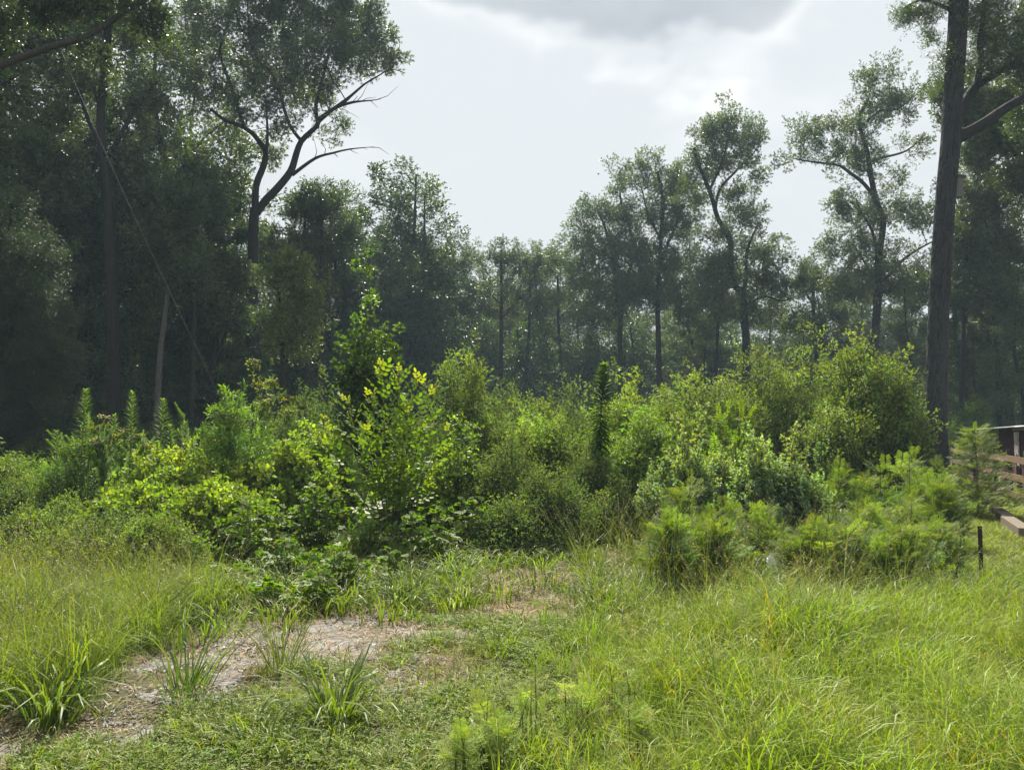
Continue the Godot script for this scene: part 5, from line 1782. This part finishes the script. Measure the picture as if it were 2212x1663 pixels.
	for q in [
		[400, 1505, 0.62, 46, 0, "spiky bluish-green grass clump standing alone on the gravel"],
		[610, 1450, 0.62, 44, 1, "thin grass clump with tall stalks on the gravel's near edge"],
		[725, 1560, 0.5, 70, 2, "broad low grass clump with bent pale blades in the clearing"],
		[110, 1570, 0.5, 64, 2, "wide-bladed grass clump at the lower left"],
		[320, 1375, 0.6, 60, 1, "large grass clump with brown stem bases behind the gravel"],
		[60, 1420, 0.75, 80, 1, "tall dense grass clump at the left edge"],
		[205, 1440, 0.5, 80, 3, "bright fine grass clump left of the gravel"],
		[560, 1640, 0.3, 12, 2, "few broad blades at the bottom edge left of centre"],
		[505, 1585, 0.26, 8, 2, "small pair of wide pale blades in the clover"],
		[1080, 1420, 0.4, 30, 3, "small grass clump in the clearing right of the gravel"],
		[880, 1300, 0.5, 40, 1, "grass clump under the central sapling"],
		[990, 1290, 0.55, 46, 3, "pale drooping grass clump beside the dry patch"],
		[1280, 1275, 0.6, 46, 3, "upright grass clump at the left end of the tall grass"],
		[1050, 1640, 0.25, 24, 2, "low wide-bladed clump at the bottom centre"]]:
		rng.seed = 300 + n
		var kinds := [[0.0045, 0.8, Color(0.08, 0.135, 0.05), Color(0.14, 0.2, 0.08)], [0.004, 1.0, Color(0.09, 0.13, 0.03), Color(0.16, 0.2, 0.06)], [0.0072, 1.4, Color(0.09, 0.145, 0.035), Color(0.19, 0.24, 0.09)], [0.0035, 1.2, Color(0.13, 0.19, 0.03), Color(0.22, 0.28, 0.06)]]
		var kd = kinds[q[4]]
		var m := tuft(300 + n, int(q[3] * 1.5), q[2], kd[0], 0.3, kd[1], kd[2], kd[3], 2 if q[4] == 1 else 0)
		var o := part("grass_clump", m, M.grass_blade, self)
		o.position = ground_at(q[0], q[1])
		tag(o, q[5], "grass clump", "grass clumps of the foreground")
		n += 1


# ---------------------------------------------------------------- small things
func small_things() -> void:
	rng.seed = 401
	# steel stake
	var b := ground_at(2122, 1258)
	var o := thing("metal_stake", b, "dark rusty metal stake standing in the grass at right", "stake")
	var g := Geo.new()
	var h := 0.62
	g.box(Vector3(0, h * 0.5, 0), Vector3(0.024, 0, 0), Vector3(0, h * 0.5, 0), Vector3(0, 0, 0.003), Color(0.035, 0.026, 0.022))
	part("flange", g.mesh(), M.painted, o)
	g = Geo.new()
	g.box(Vector3(0, h * 0.5, -0.018), Vector3(0.003, 0, 0), Vector3(0, h * 0.5 - 0.004, 0), Vector3(0, 0, 0.0145), Color(0.035, 0.026, 0.022))
	part("web", g.mesh(), M.painted, o)
	o.rotation = Vector3(0.02, 0.15, 0.01)
	# white plastic scrap
	o = thing("plastic_bag", ground_at(1676, 1262), "crumpled white plastic bag caught in the tall grass at right", "plastic bag")
	g = Geo.new()
	var nz := FastNoiseLite.new()
	nz.frequency = 6.0
	var sides := 14
	for i in 9:
		for k in sides + 1:
			var a := TAU * (k % sides) / sides
			var t := i / 8.0
			var r := (0.05 + 0.06 * sin(t * PI * 0.9)) * (1.0 + 0.7 * nz.get_noise_3d(cos(a), t * 2.0, sin(a)))
			g.vert(Vector3(cos(a) * r * 0.75, 0.12 + t * 0.22, sin(a) * r * 0.5), Vector3(cos(a), 0.2, sin(a)).normalized(), Color(0.75, 0.79, 0.82))
	for i in 8:
		for k in sides:
			var a := i * (sides + 1) + k
			g.ix.append_array([a, a + 1, a + sides + 1, a + 1, a + sides + 2, a + sides + 1])
	part("film", g.mesh(), M.plastic, o)
	# thin wire from the trees down to the weeds
	var w0 := at(20, -160, 24.0)
	var w1 := at(486, 880, 20.0)
	w1 = Vector3(w1.x, w1.y, w1.z)
	var foot := spot(492, 20.0)
	o = thing("guy_wire", foot, "thin pale wire slanting down through the left trees", "wire")
	var pts := PackedVector3Array()
	var rr := PackedFloat32Array()
	for i in 25:
		var t := i / 24.0
		pts.append(w0.lerp(w1, t) - Vector3(0, 0.35 * sin(t * PI), 0) - foot)
		rr.append(0.0034)
	pts.append(Vector3(0.02, -0.1, 0))
	rr.append(0.0034)
	g = Geo.new()
	g.tube(pts, rr, 5, Color(0.12, 0.11, 0.09))
	part("strand", g.mesh(), M.plastic, o)
	# distant bird
	o = thing("flying_bird", at(1293, 376, 70.0), "tiny bird flying in the open sky", "bird")
	g = Geo.new()
	g.tube(PackedVector3Array([Vector3(-0.13, 0, 0), Vector3(-0.06, 0.01, 0), Vector3(0.05, 0.01, 0), Vector3(0.12, 0, 0)]), PackedFloat32Array([0.006, 0.035, 0.03, 0.008]), 6, Color(0.06, 0.06, 0.06))
	part("body", g.mesh(), M.stone, o)
	for s in [-1.0, 1.0]:
		g = Geo.new()
		g.leaf(Vector3(0, 0.01, s * 0.03), Vector3(-0.2, 0.25, s), Vector3.UP, 0.24, 0.05, POINTED, 0.1, 0.2, Color(0.06, 0.06, 0.06))
		part("wing", g.mesh(), M.stone, o)
	# leaf litter and a bent dead leaf
	var cr := Crowd.new()
	g = Geo.new()
	g.leaf(Vector3.ZERO, Vector3(1, 0.1, 0), Vector3.UP, 1.0, 0.3, OVAL, 0.4, 0.3, Color(0.2, 0.13, 0.07))
	for k in 900:
		var px := rf(-6, 6)
		var pz := rf(-12, -3)
		if inside("low", px, pz) or inside("gravel", px, pz) or inside("thatch", px, pz):
			cr.put(frame(Vector3(px, gy(px, pz) + 0.02, pz), Vector3(rf(-1, 1), 0.1, rf(-1, 1)), rf(0.02, 0.06), true), tint(Color(1, 1, 1), 0.4, 0.2))
	tag(crowd("leaf_litter", cr, g.mesh(), M.straw, self), "scattered brown fallen leaves on the bare ground", "leaf litter", "", "stuff")
